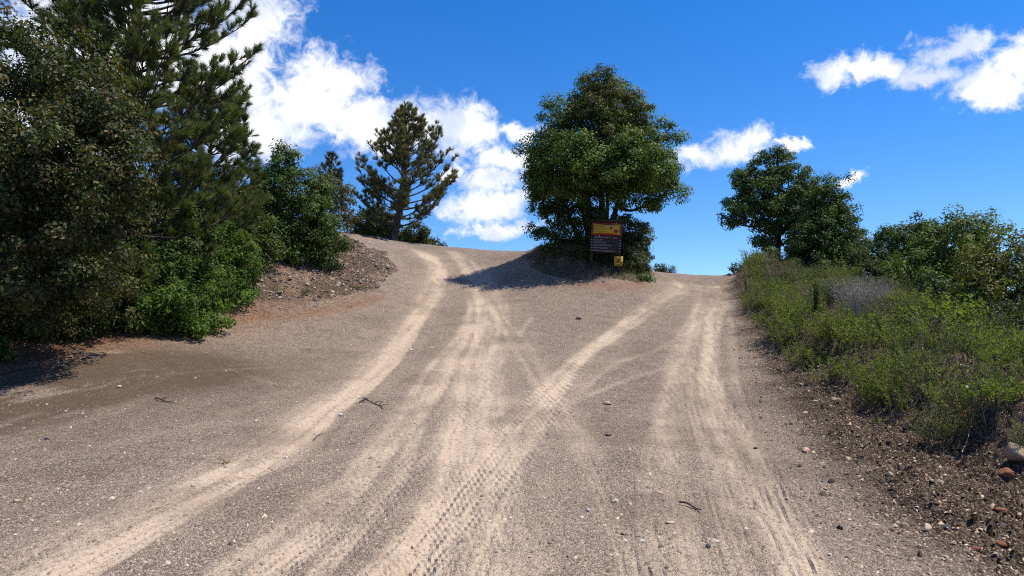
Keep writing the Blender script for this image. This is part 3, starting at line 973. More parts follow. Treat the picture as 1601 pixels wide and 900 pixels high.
for nm, lab, bp, lobes, cols_, tips_, lf, sd0 in [
    ('green_shrub', 'bright green leafy shrub at the road edge, front of the left thicket', (262, 17.4), [L_(235, 478, 17.3, 0.5), L_(285, 470, 17.7, 0.6), L_(205, 455, 17.2, 0.6), L_(255, 435, 17.8, 0.7), L_(318, 470, 18.6, 0.5)], BRIGHT, GREEN, 0.085, 31),
    ('green_shrub', 'bright green leafy shrub against the rubble bank, right end of the left thicket', (345, 20.9), [L_(350, 440, 20.9, 0.65), L_(376, 405, 21.6, 0.6), L_(318, 450, 20.3, 0.7), L_(335, 395, 21.4, 0.9), L_(378, 425, 22, 0.45)], BRIGHT, GREEN, 0.085, 32),
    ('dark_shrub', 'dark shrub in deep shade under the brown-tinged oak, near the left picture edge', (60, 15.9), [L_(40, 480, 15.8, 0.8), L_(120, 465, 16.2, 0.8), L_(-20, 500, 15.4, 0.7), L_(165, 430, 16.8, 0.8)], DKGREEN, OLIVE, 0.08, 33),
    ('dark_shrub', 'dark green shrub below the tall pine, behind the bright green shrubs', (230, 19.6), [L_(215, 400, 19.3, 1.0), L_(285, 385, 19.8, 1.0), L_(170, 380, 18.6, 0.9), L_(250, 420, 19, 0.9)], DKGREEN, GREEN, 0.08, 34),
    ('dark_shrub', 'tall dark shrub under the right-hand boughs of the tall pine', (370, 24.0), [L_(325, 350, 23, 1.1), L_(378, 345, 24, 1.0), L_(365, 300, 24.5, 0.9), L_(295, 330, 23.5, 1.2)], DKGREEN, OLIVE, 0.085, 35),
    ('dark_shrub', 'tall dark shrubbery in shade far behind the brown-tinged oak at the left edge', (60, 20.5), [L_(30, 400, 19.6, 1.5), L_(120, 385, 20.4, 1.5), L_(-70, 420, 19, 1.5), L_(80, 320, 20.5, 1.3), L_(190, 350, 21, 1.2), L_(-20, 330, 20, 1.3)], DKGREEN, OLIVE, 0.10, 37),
    ('low_weed', 'small bright green plant at the far left picture edge', (2, 13.9), [L_(0, 545, 13.8, 0.2), L_(-15, 530, 13.9, 0.25)], BRIGHT, GREEN, 0.08, 36),
]:
    b0 = on(*bp)
    broadleaf(nm, lab, 'shrub', b0, lobes, [[b0 - [0, 0, .1], b0 + [0.05, 0, 0.3], np.array(lobes[0][:3])], [b0 - [0, 0, .1], np.array(lobes[-1][:3])]], dens=10, per=70, crad=0.24, leaf=lf,
              cols=cols_, tipcols=tips_, tip=0.3, seed=sd0, trunk_r=0.04, mat=M_herb if cols_ is BRIGHT else M_leaf, skirt=True)

b0 = on(440, 27.0)
broadleaf('bay_tree', 'round dark green bushy tree on top of the rubble bank', 'tree', b0,
          [L_(450, 285, 26.5, 1.05), L_(440, 245, 26.8, 0.55), L_(405, 270, 27, 0.5), L_(420, 330, 26.3, 1.15), L_(475, 325, 26.3, 1.0), L_(440, 365, 25.8, 0.8), L_(500, 345, 26.6, 0.75), L_(495, 300, 27, 0.6), L_(400, 365, 25.6, 0.8), L_(425, 390, 25.2, 0.6)],
          [[b0 - [0, 0, .1], at(445, 350, 26.8), at(450, 270, 26.6)], [b0 - [0, 0, .1], at(410, 340, 26.5)], [b0 - [0, 0, .1], at(490, 330, 26.6)]],
          dens=8, per=70, crad=0.27, leaf=0.09, cols=DKGREEN, tipcols=GREEN, tip=0.35, seed=41, trunk_r=0.09, skirt=True)
b0 = on(505, 28.5)
broadleaf('oak_bush', 'olive-brown bushy oak on the bank crest, between round green tree and middle pine', 'tree', b0,
          [L_(520, 310, 28.5, 0.8), L_(500, 285, 29, 0.6), L_(538, 335, 28.6, 0.55), L_(505, 345, 28, 0.7), L_(545, 300, 29, 0.35)],
          [[b0 - [0, 0, .1], at(510, 350, 28.5), at(520, 310, 28.5)], [b0 - [0, 0, .1], at(500, 350, 28.6), at(498, 300, 28.8)], [b0 - [0, 0, .1], at(535, 345, 28.6)]],
          dens=7, per=58, crad=0.26, leaf=0.085, cols=OLIVE, tipcols=BROWNISH, tip=0.2, seed=43, trunk_r=0.06)


def prof_mid(t, phi):
    e = 1 + 0.16 * math.cos(phi)
    return e * (3.9 * (0.7 + 0.3 * min(1, t / 0.25)) if t < 0.45 else 3.8 * max(0.02, 1 - ((t - 0.45) / 0.56) ** 0.68) + 0.2)


b0 = on(613, 45.0)
pine('pine_tree', 'lone pine on the crest of the left road, dark against the white cloud', b0, at(632, 168, 45.0), prof_mid, 22, whorl=0.43, nb=6, Ln=0.30, nper=40, wid=0.018,
     cols=((0.12, 0.135, 0.06), (0.14, 0.145, 0.065), (0.16, 0.15, 0.075), (0.10, 0.115, 0.055)), tr=0.26, rise=0.42, twig=0.44, mid_bend=(0.35, 0, 0), first=0.12)
b0 = on(520, 52.0)
pine('pine_tree', 'small far pine peeking over the olive-brown bush left of the lone pine', b0, at(517, 246, 52.0), lambda t, phi: 2.0 * (1 - t) ** 0.8 + 0.3, 23, whorl=0.7, nb=5, Ln=0.36, nper=34, wid=0.024,
     cols=((0.045, 0.06, 0.028), (0.055, 0.07, 0.03)), tr=0.14, rise=0.5, twig=0.55, first=0.3)
for lab, bp, lobes, sd0, cl in [
    ('yellow-green far shrub left of the lone pine trunk, behind the road crest', (572, 47), [L_(560, 352, 47, 0.9), L_(585, 358, 47, 0.7), L_(575, 340, 48, 0.7)], 51, ((0.07, 0.10, 0.025), (0.09, 0.115, 0.03))),
    ('dark far shrub directly behind the trunk of the lone pine', (600, 50), [L_(598, 345, 50, 1.0), L_(618, 355, 50, 0.9), L_(585, 335, 51, 0.7)], 52, DKGREEN),
    ('low far shrub right of the lone pine trunk on the road crest', (650, 48), [L_(640, 366, 48, 0.8), L_(662, 372, 48, 0.7), L_(680, 379, 48, 0.5), L_(655, 358, 49, 0.5)], 53, OLIVE)]:
    b0 = on(*bp)
    broadleaf('far_shrub', lab, 'shrub', b0, lobes, [[b0 - [0, 0, .1], np.array(lobes[0][:3])]], dens=6, per=52, crad=0.32, leaf=0.13, cols=cl, seed=sd0, trunk_r=0.05, skirt=True)

# --- the island between the two roads
b0 = on(942, 32.3)
broadleaf('bay_tree', 'large rounded evergreen tree behind the brown trail sign, between the two roads', 'tree', b0,
          [L_(938, 148, 32.3, 1.05, 1.1), L_(890, 188, 32, 1.15), L_(978, 188, 32.4, 1.2), L_(850, 240, 31.8, 1.0), L_(925, 235, 31.2, 1.9, 1.7), L_(1005, 240, 32, 1.55), L_(1042, 285, 32, 0.85),
           L_(865, 280, 31.6, 1.0, 0.8), L_(985, 290, 31.4, 1.2, 0.9), L_(915, 290, 31, 1.2, 0.8), L_(1020, 315, 32, 0.6, 0.4), L_(838, 285, 32, 0.55, 0.8), L_(990, 245, 29.8, 1.2), L_(935, 265, 29.7, 1.1, 0.8), L_(1020, 270, 30.2, 0.9), L_(890, 250, 30, 1.0)],
          [[b0 - [0, 0, .15], at(944, 360, 32.3), at(940, 300, 32.3), at(938, 180, 32.3)], [b0 + [-0.5, 0.2, -.1], at(915, 350, 32.2), at(890, 220, 32)], [b0 + [0.2, 0.3, -.1], at(965, 320, 32.3), at(1000, 240, 32.2)],
           [b0 + [-1.0, 0.3, -.05], at(895, 350, 32.2), at(860, 270, 32)], [b0 + [-0.8, 0.0, -.05], at(922, 340, 32), at(915, 270, 31.6)]],
          dens=5.4, per=120, crad=0.42, leaf=0.105, cols=((0.055, 0.10, 0.016), (0.075, 0.125, 0.022), (0.042, 0.075, 0.015)), tipcols=((0.15, 0.21, 0.04), (0.17, 0.22, 0.05)), tip=0.3, seed=61, trunk_r=0.24, core=0.22)
b0 = on(945, 34.2)
broadleaf('oak_tree', 'brown-green treetop rising through the top of the large rounded evergreen tree', 'tree', b0,
          [L_(938, 132, 31.6, 0.75), L_(962, 168, 30.9, 0.85), L_(925, 170, 30.8, 0.75), L_(992, 172, 31.4, 0.7), L_(950, 205, 30.3, 0.6)], [[b0 - [0, 0, .1], at(950, 300, 33.2), at(945, 150, 31.6)]],
          dens=9, per=76, crad=0.28, leaf=0.09, cols=OLIVE, tipcols=((0.11, 0.10, 0.03), (0.09, 0.10, 0.03)), tip=0.3, seed=62, trunk_r=0.12)
for nm, lab, bp, lobes, cl, tipc, lf, sd0, pr in [
    ('sparse_shrub', 'sparse dark shrub with bare stems at the left foot of the large evergreen tree', (868, 33), [L_(850, 330, 32.6, 0.75, 0.5), L_(885, 345, 32.4, 0.8, 0.5), L_(840, 360, 32.4, 0.5, 0.3), L_(870, 365, 32, 0.7, 0.35), L_(905, 365, 31.6, 0.6, 0.4), L_(895, 325, 32.4, 0.6, 0.5), L_(862, 385, 31.2, 0.5, 0.3), L_(915, 335, 31.8, 0.7, 0.7), L_(940, 345, 31.2, 0.6, 0.6), L_(875, 310, 32.6, 0.7, 0.6), L_(842, 305, 32.8, 0.5, 0.6)], DKGREEN, GREEN, 0.10, 63, 56),
    ('oak_bush', 'pale-leaved bush right of the trail sign, under the large evergreen tree', (990, 30.6), [L_(992, 375, 30.4, 0.65), L_(1003, 360, 30.6, 0.4), L_(985, 405, 30, 0.6), L_(1000, 405, 30.2, 0.45), L_(980, 345, 31, 0.6)], OLIVE, ((0.16, 0.17, 0.07), (0.13, 0.14, 0.06)), 0.085, 64, 66),
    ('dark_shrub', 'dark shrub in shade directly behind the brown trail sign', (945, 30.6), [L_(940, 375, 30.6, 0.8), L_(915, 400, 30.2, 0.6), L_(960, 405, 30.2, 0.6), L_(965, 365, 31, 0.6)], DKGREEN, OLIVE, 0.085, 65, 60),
    ('green_tuft', 'low feathery green tuft at the road edge right of the small yellow sign', (1010, 29.2), [L_(1010, 434, 29.1, 0.28, 0.2), L_(1000, 437, 29, 0.2, 0.15)], ((0.09, 0.16, 0.05), (0.07, 0.13, 0.04)), BRIGHT, 0.09, 66, 60),
    ('round_bush', 'small round bush alone on the skyline at the crest of the right road', (1038, 42), [L_(1038, 419, 42, 0.42, 0.35), L_(1028, 422, 42, 0.28, 0.25), L_(1048, 423, 42, 0.25, 0.22)], ((0.06, 0.085, 0.03), (0.09, 0.115, 0.045)), OLIVE, 0.09, 67, 60)]:
    b0 = on(*bp)
    broadleaf(nm, lab, 'shrub', b0, lobes, [[b0 - [0, 0, .1], b0 + [0, 0, .15], np.array(lobes[0][:3])], [b0 - [0.1, 0, .1], np.array(lobes[1][:3])], [b0 - [-0.1, 0, .1], np.array(lobes[-1][:3])]],
              dens=9, per=pr, crad=0.24, leaf=lf, cols=cl, tipcols=tipc, tip=0.3, seed=sd0, trunk_r=0.05, mat=M_leaf, skirt=nm in ('oak_bush', 'dark_shrub', 'green_tuft', 'round_bush'))

# --- right side
b0 = on(1217, 41.0)
broadleaf('oak_tree', 'spreading oak with leaning crown right of the right road crest', 'tree', b0,
          [L_(1198, 378, 40.6, 0.7, 0.5), L_(1242, 378, 40.4, 0.8, 0.6), L_(1213, 262, 41.0, 1.02), L_(1175, 280, 41.0, 0.96), L_(1155, 285, 41.0, 0.54), L_(1160, 325, 40.6, 1.02, 0.84), L_(1190, 310, 40.4, 1.20), L_(1235, 300, 40.6, 1.32), L_(1262, 285, 41.0, 0.78), L_(1225, 340, 40.2, 1.32, 1.08), L_(1255, 330, 40.6, 1.32), L_(1145, 345, 40.8, 0.54, 0.42), L_(1190, 352, 40.6, 0.60, 0.36), L_(1215, 245, 41.0, 0.48)],
          [[b0 - [0, 0, .15], at(1216, 380, 41.0), at(1222, 340, 41.0), at(1215, 275, 41.0)], [at(1218, 372, 41.0), at(1190, 335, 40.9), at(1165, 300, 40.9)], [at(1220, 365, 41.0), at(1250, 330, 40.8), at(1262, 290, 40.9)]],
          dens=6.2, per=66, crad=0.34, leaf=0.13, cols=DKGREEN, tipcols=GREEN, tip=0.45, seed=71, trunk_r=0.2, core=0.1)
b0 = on(1300, 31.5)
broadleaf('oak_tree', 'dense dark oak joined to the right of the spreading oak, on the right ridge', 'tree', b0,
          [L_(1302, 300, 31.5, 0.75), L_(1285, 325, 31.2, 0.9), L_(1318, 330, 31.5, 0.6), L_(1300, 365, 31, 1.15), L_(1325, 385, 31, 0.75), L_(1270, 380, 30.8, 0.9), L_(1345, 395, 31, 0.5), L_(1250, 390, 31, 0.7)],
          [[b0 - [0, 0, .15], at(1300, 380, 31.5), at(1302, 310, 31.5)], [b0 - [0.2, 0, .15], at(1275, 370, 31.3)], [b0 + [0.2, 0, -.15], at(1325, 370, 31.3)]],
          dens=8, per=66, crad=0.28, leaf=0.105, cols=DKGREEN, tipcols=GREEN, tip=0.35, seed=72, trunk_r=0.12, skirt=True)
for nm, lab, bp, lobes, cl, tipc, lf, sd0 in [
    ('low_shrub', 'low dark blue-green shrub left of the spreading oak trunk, by the right crest', (1185, 34.4), [L_(1180, 408, 34.2, 0.6, 0.4), L_(1160, 416, 34, 0.45, 0.3), L_(1200, 400, 34.4, 0.6, 0.5)], DKGREEN, OLIVE, 0.09, 81),
    ('low_shrub', 'rusty olive shrub in front of the spreading oak trunk', (1228, 31.0), [L_(1225, 410, 31, 0.5, 0.4), L_(1240, 402, 31, 0.45), L_(1210, 420, 30.6, 0.4, 0.3)], OLIVE, BROWNISH, 0.08, 82),
    ('low_shrub', 'dense green mound-shaped shrub in front of the dense dark oak', (1265, 30.0), [L_(1262, 412, 30, 0.6, 0.5), L_(1280, 415, 29.8, 0.5, 0.4)], DKGREEN, GREEN, 0.075, 83),
    ('grey_shrub', 'grey-green shrub right of the dense dark oak', (1365, 26), [L_(1362, 418, 26, 0.7), L_(1340, 420, 26.4, 0.6), L_(1385, 425, 25.6, 0.6), L_(1350, 395, 27, 0.6)], ((0.06, 0.085, 0.04), (0.08, 0.105, 0.05)), DKGREEN, 0.08, 84),
    ('dark_oak', 'dark green rounded tree right of the grey-green shrub', (1410, 27), [L_(1415, 380, 27, 1.0), L_(1395, 390, 27, 0.8), L_(1440, 375, 27, 0.7), L_(1435, 400, 26.6, 0.9), L_(1385, 365, 27.4, 0.45)], DKGREEN, GREEN, 0.09, 85),
    ('yellow_green_bush', 'yellow-green leafy bush in front of the dark green rounded tree', (1430, 22.5), [L_(1430, 425, 22.5, 0.75), L_(1405, 440, 22.2, 0.6), L_(1455, 410, 22.6, 0.55), L_(1445, 445, 22, 0.55)], ((0.10, 0.15, 0.03), (0.13, 0.17, 0.036)), GREEN, 0.085, 86),
    ('tall_bush', 'tall yellow-topped green tree behind the open yellow-olive bush at right', (1500, 22.5), [L_(1500, 368, 22.5, 0.8), L_(1470, 385, 22.5, 0.7), L_(1530, 375, 22.6, 0.75), L_(1505, 400, 22, 0.9), L_(1485, 350, 22.8, 0.4), L_(1480, 425, 22, 0.7)], GREEN, ((0.17, 0.19, 0.04), (0.14, 0.165, 0.04)), 0.085, 87),
    ('open_bush', 'open yellow-olive bush with visible stems near the right picture edge', (1560, 17.6), [L_(1545, 395, 17.6, 0.62), L_(1580, 385, 17.6, 0.55), L_(1525, 420, 17.4, 0.5), L_(1570, 430, 17.2, 0.65), L_(1605, 415, 17.4, 0.6), L_(1540, 455, 17, 0.55), L_(1600, 460, 17, 0.6), L_(1650, 400, 17.6, 0.8), L_(1660, 450, 17.4, 0.8)], ((0.105, 0.135, 0.03), (0.13, 0.145, 0.038)), ((0.17, 0.17, 0.05), (0.15, 0.11, 0.04)), 0.075, 88),
    ('dark_shrub', 'dark shrub in the shaded hollow below the open yellow-olive bush at right', (1490, 19.5), [L_(1480, 465, 19.4, 0.6), L_(1520, 470, 19, 0.6), L_(1450, 460, 20, 0.6)], DKGREEN, GREEN, 0.075, 89),
    ('dark_shrub', 'fine-leaved dark green shrub at the right picture edge below the open bush', (1570, 14.8), [L_(1560, 515, 14.8, 0.5), L_(1600, 505, 14.8, 0.55), L_(1530, 525, 14.6, 0.4), L_(1640, 500, 15, 0.6), L_(1580, 545, 14.2, 0.4)], ((0.038, 0.058, 0.026), (0.05, 0.07, 0.03)), OLIVE, 0.05, 90)]:
    b0 = on(*bp)
    broadleaf(nm, lab, 'tree' if nm in ('dark_oak', 'tall_bush') else 'shrub', b0, lobes,
              [[b0 - [0, 0, .1], 0.5 * b0 + 0.5 * np.array(lobes[i][:3]) + [0.06 * (i - 1), 0, 0], np.array(lobes[i][:3])] for i in range(min(4, len(lobes)))],
              dens=8.5, per=62 if nm != 'open_bush' else 46, crad=0.25, leaf=lf, cols=cl, tipcols=tipc, tip=0.28, seed=sd0, trunk_r=0.05, skirt=True)

# ------------------------------------------------------------------ trail sign and small warning sign
M_post = bark_mat('sign_post_wood', (0.030, 0.021, 0.016), (0.06, 0.042, 0.031), 14)
M_board = flat_mat('brown_sign_paint', (0.032, 0.022, 0.02), 0.55)
M_red = flat_mat('red_sign_paint', (0.28, 0.03, 0.02), 0.45)
M_yel = flat_mat('yellow_sign_paint', (0.48, 0.32, 0.03), 0.45)
M_cream = flat_mat('cream_letters', (0.36, 0.34, 0.32), 0.5)
M_dred = flat_mat('dark_red_letters', (0.28, 0.03, 0.015), 0.5)
M_brn = flat_mat('brown_letters', (0.16, 0.07, 0.02), 0.5)


def slab(pts, y0, y1):
    """flat outline in x, z extruded in y"""
    n = len(pts); b = MB()
    A = np.array([(p[0], y0, p[1]) for p in pts]); B = np.array([(p[0], y1, p[1]) for p in pts])
    c0 = A.mean(0, keepdims=True); c1 = B.mean(0, keepdims=True)
    V = np.vstack([A, B, c0, c1]); Fc = []
    for i in range(n):
        j = (i + 1) % n
        Fc += [[2 * n, i, j], [2 * n + 1, n + j, n + i], [i, n + i, n + j], [i, n + j, j]]
    b.add(V, Fc)
    return b


def letters(name, body, size, x, z, y, mat, parent, align='LEFT', xs=1.0):
    cu = bpy.data.curves.new(name, 'FONT'); cu.body = body; cu.size = size; cu.align_x = align; cu.resolution_u = 2; cu.extrude = 0.001
    tmp = bpy.data.objects.new('tmp', cu); me = bpy.data.meshes.new_from_object(tmp); me.name = name
    bpy.data.objects.remove(tmp); bpy.data.curves.remove(cu); me.materials.append(mat)
    o = bpy.data.objects.new(name, me); col.objects.link(o); o.parent = parent
    o.location = (x, y, z); o.rotation_euler = (R(90), 0, 0); o.scale = (xs, 1, 1)
    return o


sp = on(944, 29.2); sp[2] = float(gz(sp[0], sp[1])[0])
sign = thing('trail_sign', sp, 'brown wooden trail sign with yellow banner and rows of pale lettering under the large tree', 'sign')
sign.rotation_euler = (0, R(3.6), R(-12))
for sx in (-0.60, 0.60):
    b = MB(); b.box((sx, 0.075, 1.0), (0.12, 0.12, 2.5)); obj('post', b.mesh('post'), M_post, sign)
b = MB()
for k in range(5):
    b.box((0, 0, 0.86 + k * 0.148), (1.34, 0.035, 0.144))
board = obj('board', b.mesh('board'), M_board, sign)
b = MB(); b.box((0, 0.04, 2.20), (1.46, 0.26, 0.05)); b.box((0, 0.02, 2.15), (1.36, 0.12, 0.06)); obj('cap', b.mesh('cap'), M_post, sign)
banner = obj('banner', slab([(-0.655, 1.555), (0.655, 1.555), (0.655, 2.105), (-0.655, 2.105)], -0.034, 0.016).mesh('banner'), M_red, sign)
tk = []
for u in np.linspace(0, 1, 9): tk.append((-0.60 + 1.2 * u, 1.60 + 0.055 * math.sin(math.pi * u)))
for u in np.linspace(0.14, 1, 7): tk.append((0.60 - 0.055 * math.sin(math.pi * u), 1.60 + 0.46 * u))
for u in np.linspace(0.12, 1, 8): tk.append((0.60 - 1.2 * u, 2.06 - 0.055 * math.sin(math.pi * u)))
for u in np.linspace(0.14, 0.86, 6): tk.append((-0.60 + 0.055 * math.sin(math.pi * u), 2.06 - 0.46 * u))
obj('yellow_field', slab(tk, -0.042, -0.030).mesh('yellow_field'), M_yel, banner)
letters('lettering', 'DISPERSED', 0.088, -0.47, 1.915, -0.046, M_dred, banner)
letters('lettering', 'CAR CAMPING', 0.088, -0.47, 1.81, -0.046, M_dred, banner)
letters('lettering', 'BY PERMIT ONLY', 0.06, -0.47, 1.70, -0.046, M_dred, banner)
obj('shield', slab([(0.14, 1.93), (0.14, 1.86), (0.195, 1.80), (0.25, 1.86), (0.25, 1.93), (0.195, 1.95)], -0.052, -0.042).mesh('shield'), M_red, banner)
obj('tag_emblem', slab([(0.33, 1.70), (0.46, 1.68), (0.52, 1.75), (0.46, 1.83), (0.33, 1.81)], -0.052, -0.042).mesh('tag_emblem'), M_red, banner)
rows = ['LOS BURROS ROAD', 'ALDER CAMP', 'SAN MARTIN TOP', 'SOUTH COAST RIDGE RD', 'PLASKETT RIDGE RD', 'NACIMIENTO FERGUSSON RD']
letters('lettering', '20S05', 0.088, 0.30, 1.44, -0.021, M_cream, board, xs=0.80)
for k, tx in enumerate(rows):
    letters('lettering', tx, 0.088, -0.52 if k == 0 else -0.56, 1.44 - 0.116 * k, -0.021, M_cream, board, xs=0.80)
    if k:
        obj('arrow_mark', slab([(-0.645, 1.455 - 0.116 * k), (-0.59, 1.475 - 0.116 * k), (-0.605, 1.50 - 0.116 * k), (-0.65, 1.49 - 0.116 * k)], -0.025, -0.016).mesh('arrow_mark'), M_cream, board)
        obj('mileage_mark', slab([(0.595, 1.45 - 0.116 * k), (0.635, 1.45 - 0.116 * k), (0.635, 1.49 - 0.116 * k), (0.595, 1.49 - 0.116 * k)], -0.025, -0.016).mesh('mileage_mark'), M_cream, board)

wp = on(966, 28.9); wp[2] = float(gz(wp[0], wp[1])[0])
wp[2] += 0.0
ws = thing('warning_sign', wp, 'small square yellow sign with slashed dark symbol below the right end of the brown sign', 'sign')
ws.rotation_euler = (0, R(1.5), R(-6))
b = MB(); b.box((0, 0.04, 0.32), (0.07, 0.05, 1.0)); obj('post', b.mesh('post'), M_post, ws)
zc = 0.62
pan = obj('panel', slab([(-0.185, zc - .21), (0.185, zc - .21), (0.185, zc + .21), (-0.185, zc + .21)], -0.005, 0.012).mesh('panel'), M_yel, ws)
obj('slash', slab([(-0.155, zc + .17), (-0.115, zc + .19), (0.165, zc - .11), (0.135, zc - .135)], -0.011, -0.0055).mesh('slash'), M_dred, pan)
obj('symbol', slab([(-0.09, zc - .07), (-0.03, zc - .07), (0.09, zc + .06), (0.09, zc + .12), (0.03, zc + .12), (-0.09, zc - .01)], -0.009, -0.0055).mesh('symbol'), M_dred, pan)
obj('caption_strip', slab([(-0.13, zc - .175), (0.13, zc - .175), (0.13, zc - .145), (-0.13, zc - .145)], -0.009, -0.0055).mesh('caption_strip'), M_brn, pan)

# ------------------------------------------------------------------ rocks, sticks, gravel
def ico(sub):
    t = (1 + 5 ** 0.5) / 2
    V = [(-1, t, 0), (1, t, 0), (-1, -t, 0), (1, -t, 0), (0, -1, t), (0, 1, t), (0, -1, -t), (0, 1, -t), (t, 0, -1), (t, 0, 1), (-t, 0, -1), (-t, 0, 1)]
    Fc = [(0, 11, 5), (0, 5, 1), (0, 1, 7), (0, 7, 10), (0, 10, 11), (1, 5, 9), (5, 11, 4), (11, 10, 2), (10, 7, 6), (7, 1, 8), (3, 9, 4), (3, 4, 2), (3, 2, 6), (3, 6, 8), (3, 8, 9), (4, 9, 5), (2, 4, 11), (6, 2, 10), (8, 6, 7), (9, 8, 1)]
    V = [np.array(v) / np.linalg.norm(v) for v in V]
    for _ in range(sub):
        cache = {}; F2 = []

        def md_(a, b):
            k = (min(a, b), max(a, b))
            if k not in cache:
                m = V[a] + V[b]; V.append(m / np.linalg.norm(m)); cache[k] = len(V) - 1
            return cache[k]
        for a, b, c in Fc:
            x, y, z = md_(a, b), md_(b, c), md_(c, a)
            F2 += [(a, x, z), (b, y, x), (c, z, y), (x, y, z)]
        Fc = F2
    return np.array(V), np.array(Fc)


def rock_mesh(seed, cola, flat=0.7, sub=2):
    """a broken stone: a ball cut by random planes"""
    g = np.random.default_rng(seed); V, Fc = ico(sub)
    N = rand_dirs(13, g); hgt = g.uniform(0.5, 0.82, 13)
    dn = V @ N.T
    r = np.min(np.where(dn > 0.05, hgt / np.maximum(dn, 0.05), 9), axis=1)
    V = V * np.minimum(r, 1.15)[:, None] * np.array([g.uniform(0.85, 1.2), g.uniform(0.7, 1.0), flat])
    V += g.normal(0, 0.03, V.shape)
    c = np.array(cola) * (1 + g.normal(0, 0.08, (len(V), 1)))
    return np_mesh('rock', V, Fc, c)


RC = {'tan': (0.34, 0.25, 0.17), 'peach': (0.50, 0.33, 0.22), 'white': (0.62, 0.56, 0.48), 'slate': (0.085, 0.08, 0.085), 'grey': (0.21, 0.19, 0.18), 'rust': (0.22, 0.085, 0.045), 'cream': (0.48, 0.38, 0.26), 'dark': (0.05, 0.042, 0.04)}


def rock(px, py, wpx, ck, label, flat=0.55, seed=0, name='stone', sink=0.25):
    p = gp(px, py); rad = 0.5 * wpx / F * p[1]
    p[2] = float(gz(p[0], p[1])[0])
    o = obj(name, rock_mesh(seed * 7 + 3, RC[ck], flat), M_rock, None, (p[0], p[1], p[2] + rad * flat * (1 - 2 * sink) * 0.8), label, 'rock')
    o.scale = (rad, rad, rad); o.rotation_euler = (0, 0, (seed * 2.4) % 6.28)
    return o


for i, a in enumerate([
    (948, 632, 17, 'tan', 'flat tan stone on the gravel right of the crossing wheel tracks', 0.4), (950, 681, 14, 'slate', 'flat blue-grey slate stone on the gravel below the flat tan stone', 0.4),
    (905, 499, 11, 'dark', 'small black stone lying on the road below the trail sign', 0.45), (962, 784, 13, 'cream', 'cream stone in the patch of pale pebbles in the right foreground', 0.6),
    (919, 799, 11, 'white', 'white chip of stone left of the cream stone in the right foreground', 0.5), (975, 832, 12, 'tan', 'brown-tan stone below the cream stone in the right foreground', 0.6),
    (1010, 834, 13, 'cream', 'pale stone pair-mate right of the brown-tan foreground stone', 0.6), (1003, 850, 10, 'white', 'small whitish stone nearest the bottom in the pale pebble patch', 0.6),
    (1045, 818, 14, 'cream', 'crumbled cream stone left below the curved dark bark strip', 0.35), (1030, 770, 15, 'peach', 'peach-coloured flat stone left of the curved dark bark strip', 0.3),
    (1106, 856, 10, 'slate', 'dark round pebble below the curved dark bark strip', 0.7), (1258, 709, 20, 'peach', 'peach rock on the road edge at the foot of the right verge', 0.6),
    (1305, 635, 19, 'tan', 'tan rock sitting in dark soil at the right verge above the peach rock', 0.7), (1386, 733, 16, 'grey', 'grey rock with pale top in the churned soil of the right verge', 0.75),
    (1590, 745, 46, 'tan', 'rounded tan boulder in the bank at the right picture edge', 0.85), (1566, 755, 30, 'rust', 'rust-brown rock leaning against the tan boulder at the right edge', 0.7),
    (1503, 610, 21, 'white', 'flat white rock among the herbs on the right verge', 0.4), (1507, 643, 13, 'white', 'small white rock below the flat white rock on the right verge', 0.6),
    (1310, 828, 13, 'dark', 'black stone on the road at lower right beside the verge spoil', 0.7), (1448, 836, 18, 'cream', 'upright cream chip of rock in the lower right spoil', 0.9),
    (1478, 836, 13, 'slate', 'blue-grey stone right of the upright cream chip', 0.6), (1562, 812, 20, 'rust', 'rust-red stone in the lower right spoil', 0.55), (1567, 833, 17, 'slate', 'dark slate stone below the rust-red stone at lower right', 0.6),
    (1580, 875, 24, 'cream', 'flat cream stone in the bottom right corner', 0.4), (1525, 870, 22, 'rust', 'brown flat stone left of the flat cream corner stone', 0.35), (1426, 877, 9, 'white', 'small white pebble on the gravel near the bottom right', 0.7),
    (28, 785, 14, 'peach', 'peach pebble alone at the lower left picture edge', 0.6), (187, 606, 7, 'cream', 'yellowish pebble on the damp silt at left', 0.7), (533, 651, 9, 'white', 'white pebble right of the thin dark twig', 0.6),
    (75, 687, 9, 'grey', 'grey pebble left on the gravel above the peach pebble', 0.6), (448, 715, 8, 'white', 'white pebble on the dust track right of the curled leaf', 0.5), (642, 549, 7, 'white', 'small white pebble on the left road above the branching twig', 0.5),
    (674, 545, 7, 'cream', 'small cream pebble right of the small white pebble on the left road', 0.5), (1180, 700, 8, 'dark', 'small dark pebble on the right wheel track', 0.6), (1295, 870, 9, 'white', 'whitish pebble low on the right gravel near the verge', 0.6),
    (1420, 690, 15, 'dark', 'dark clod-like stone under the flowering herb on the right verge', 0.7), (1345, 655, 15, 'dark', 'dark stone in the verge soil right of the tan rock', 0.7)]):
    rock(*a[:5], flat=a[5], seed=i + 1)



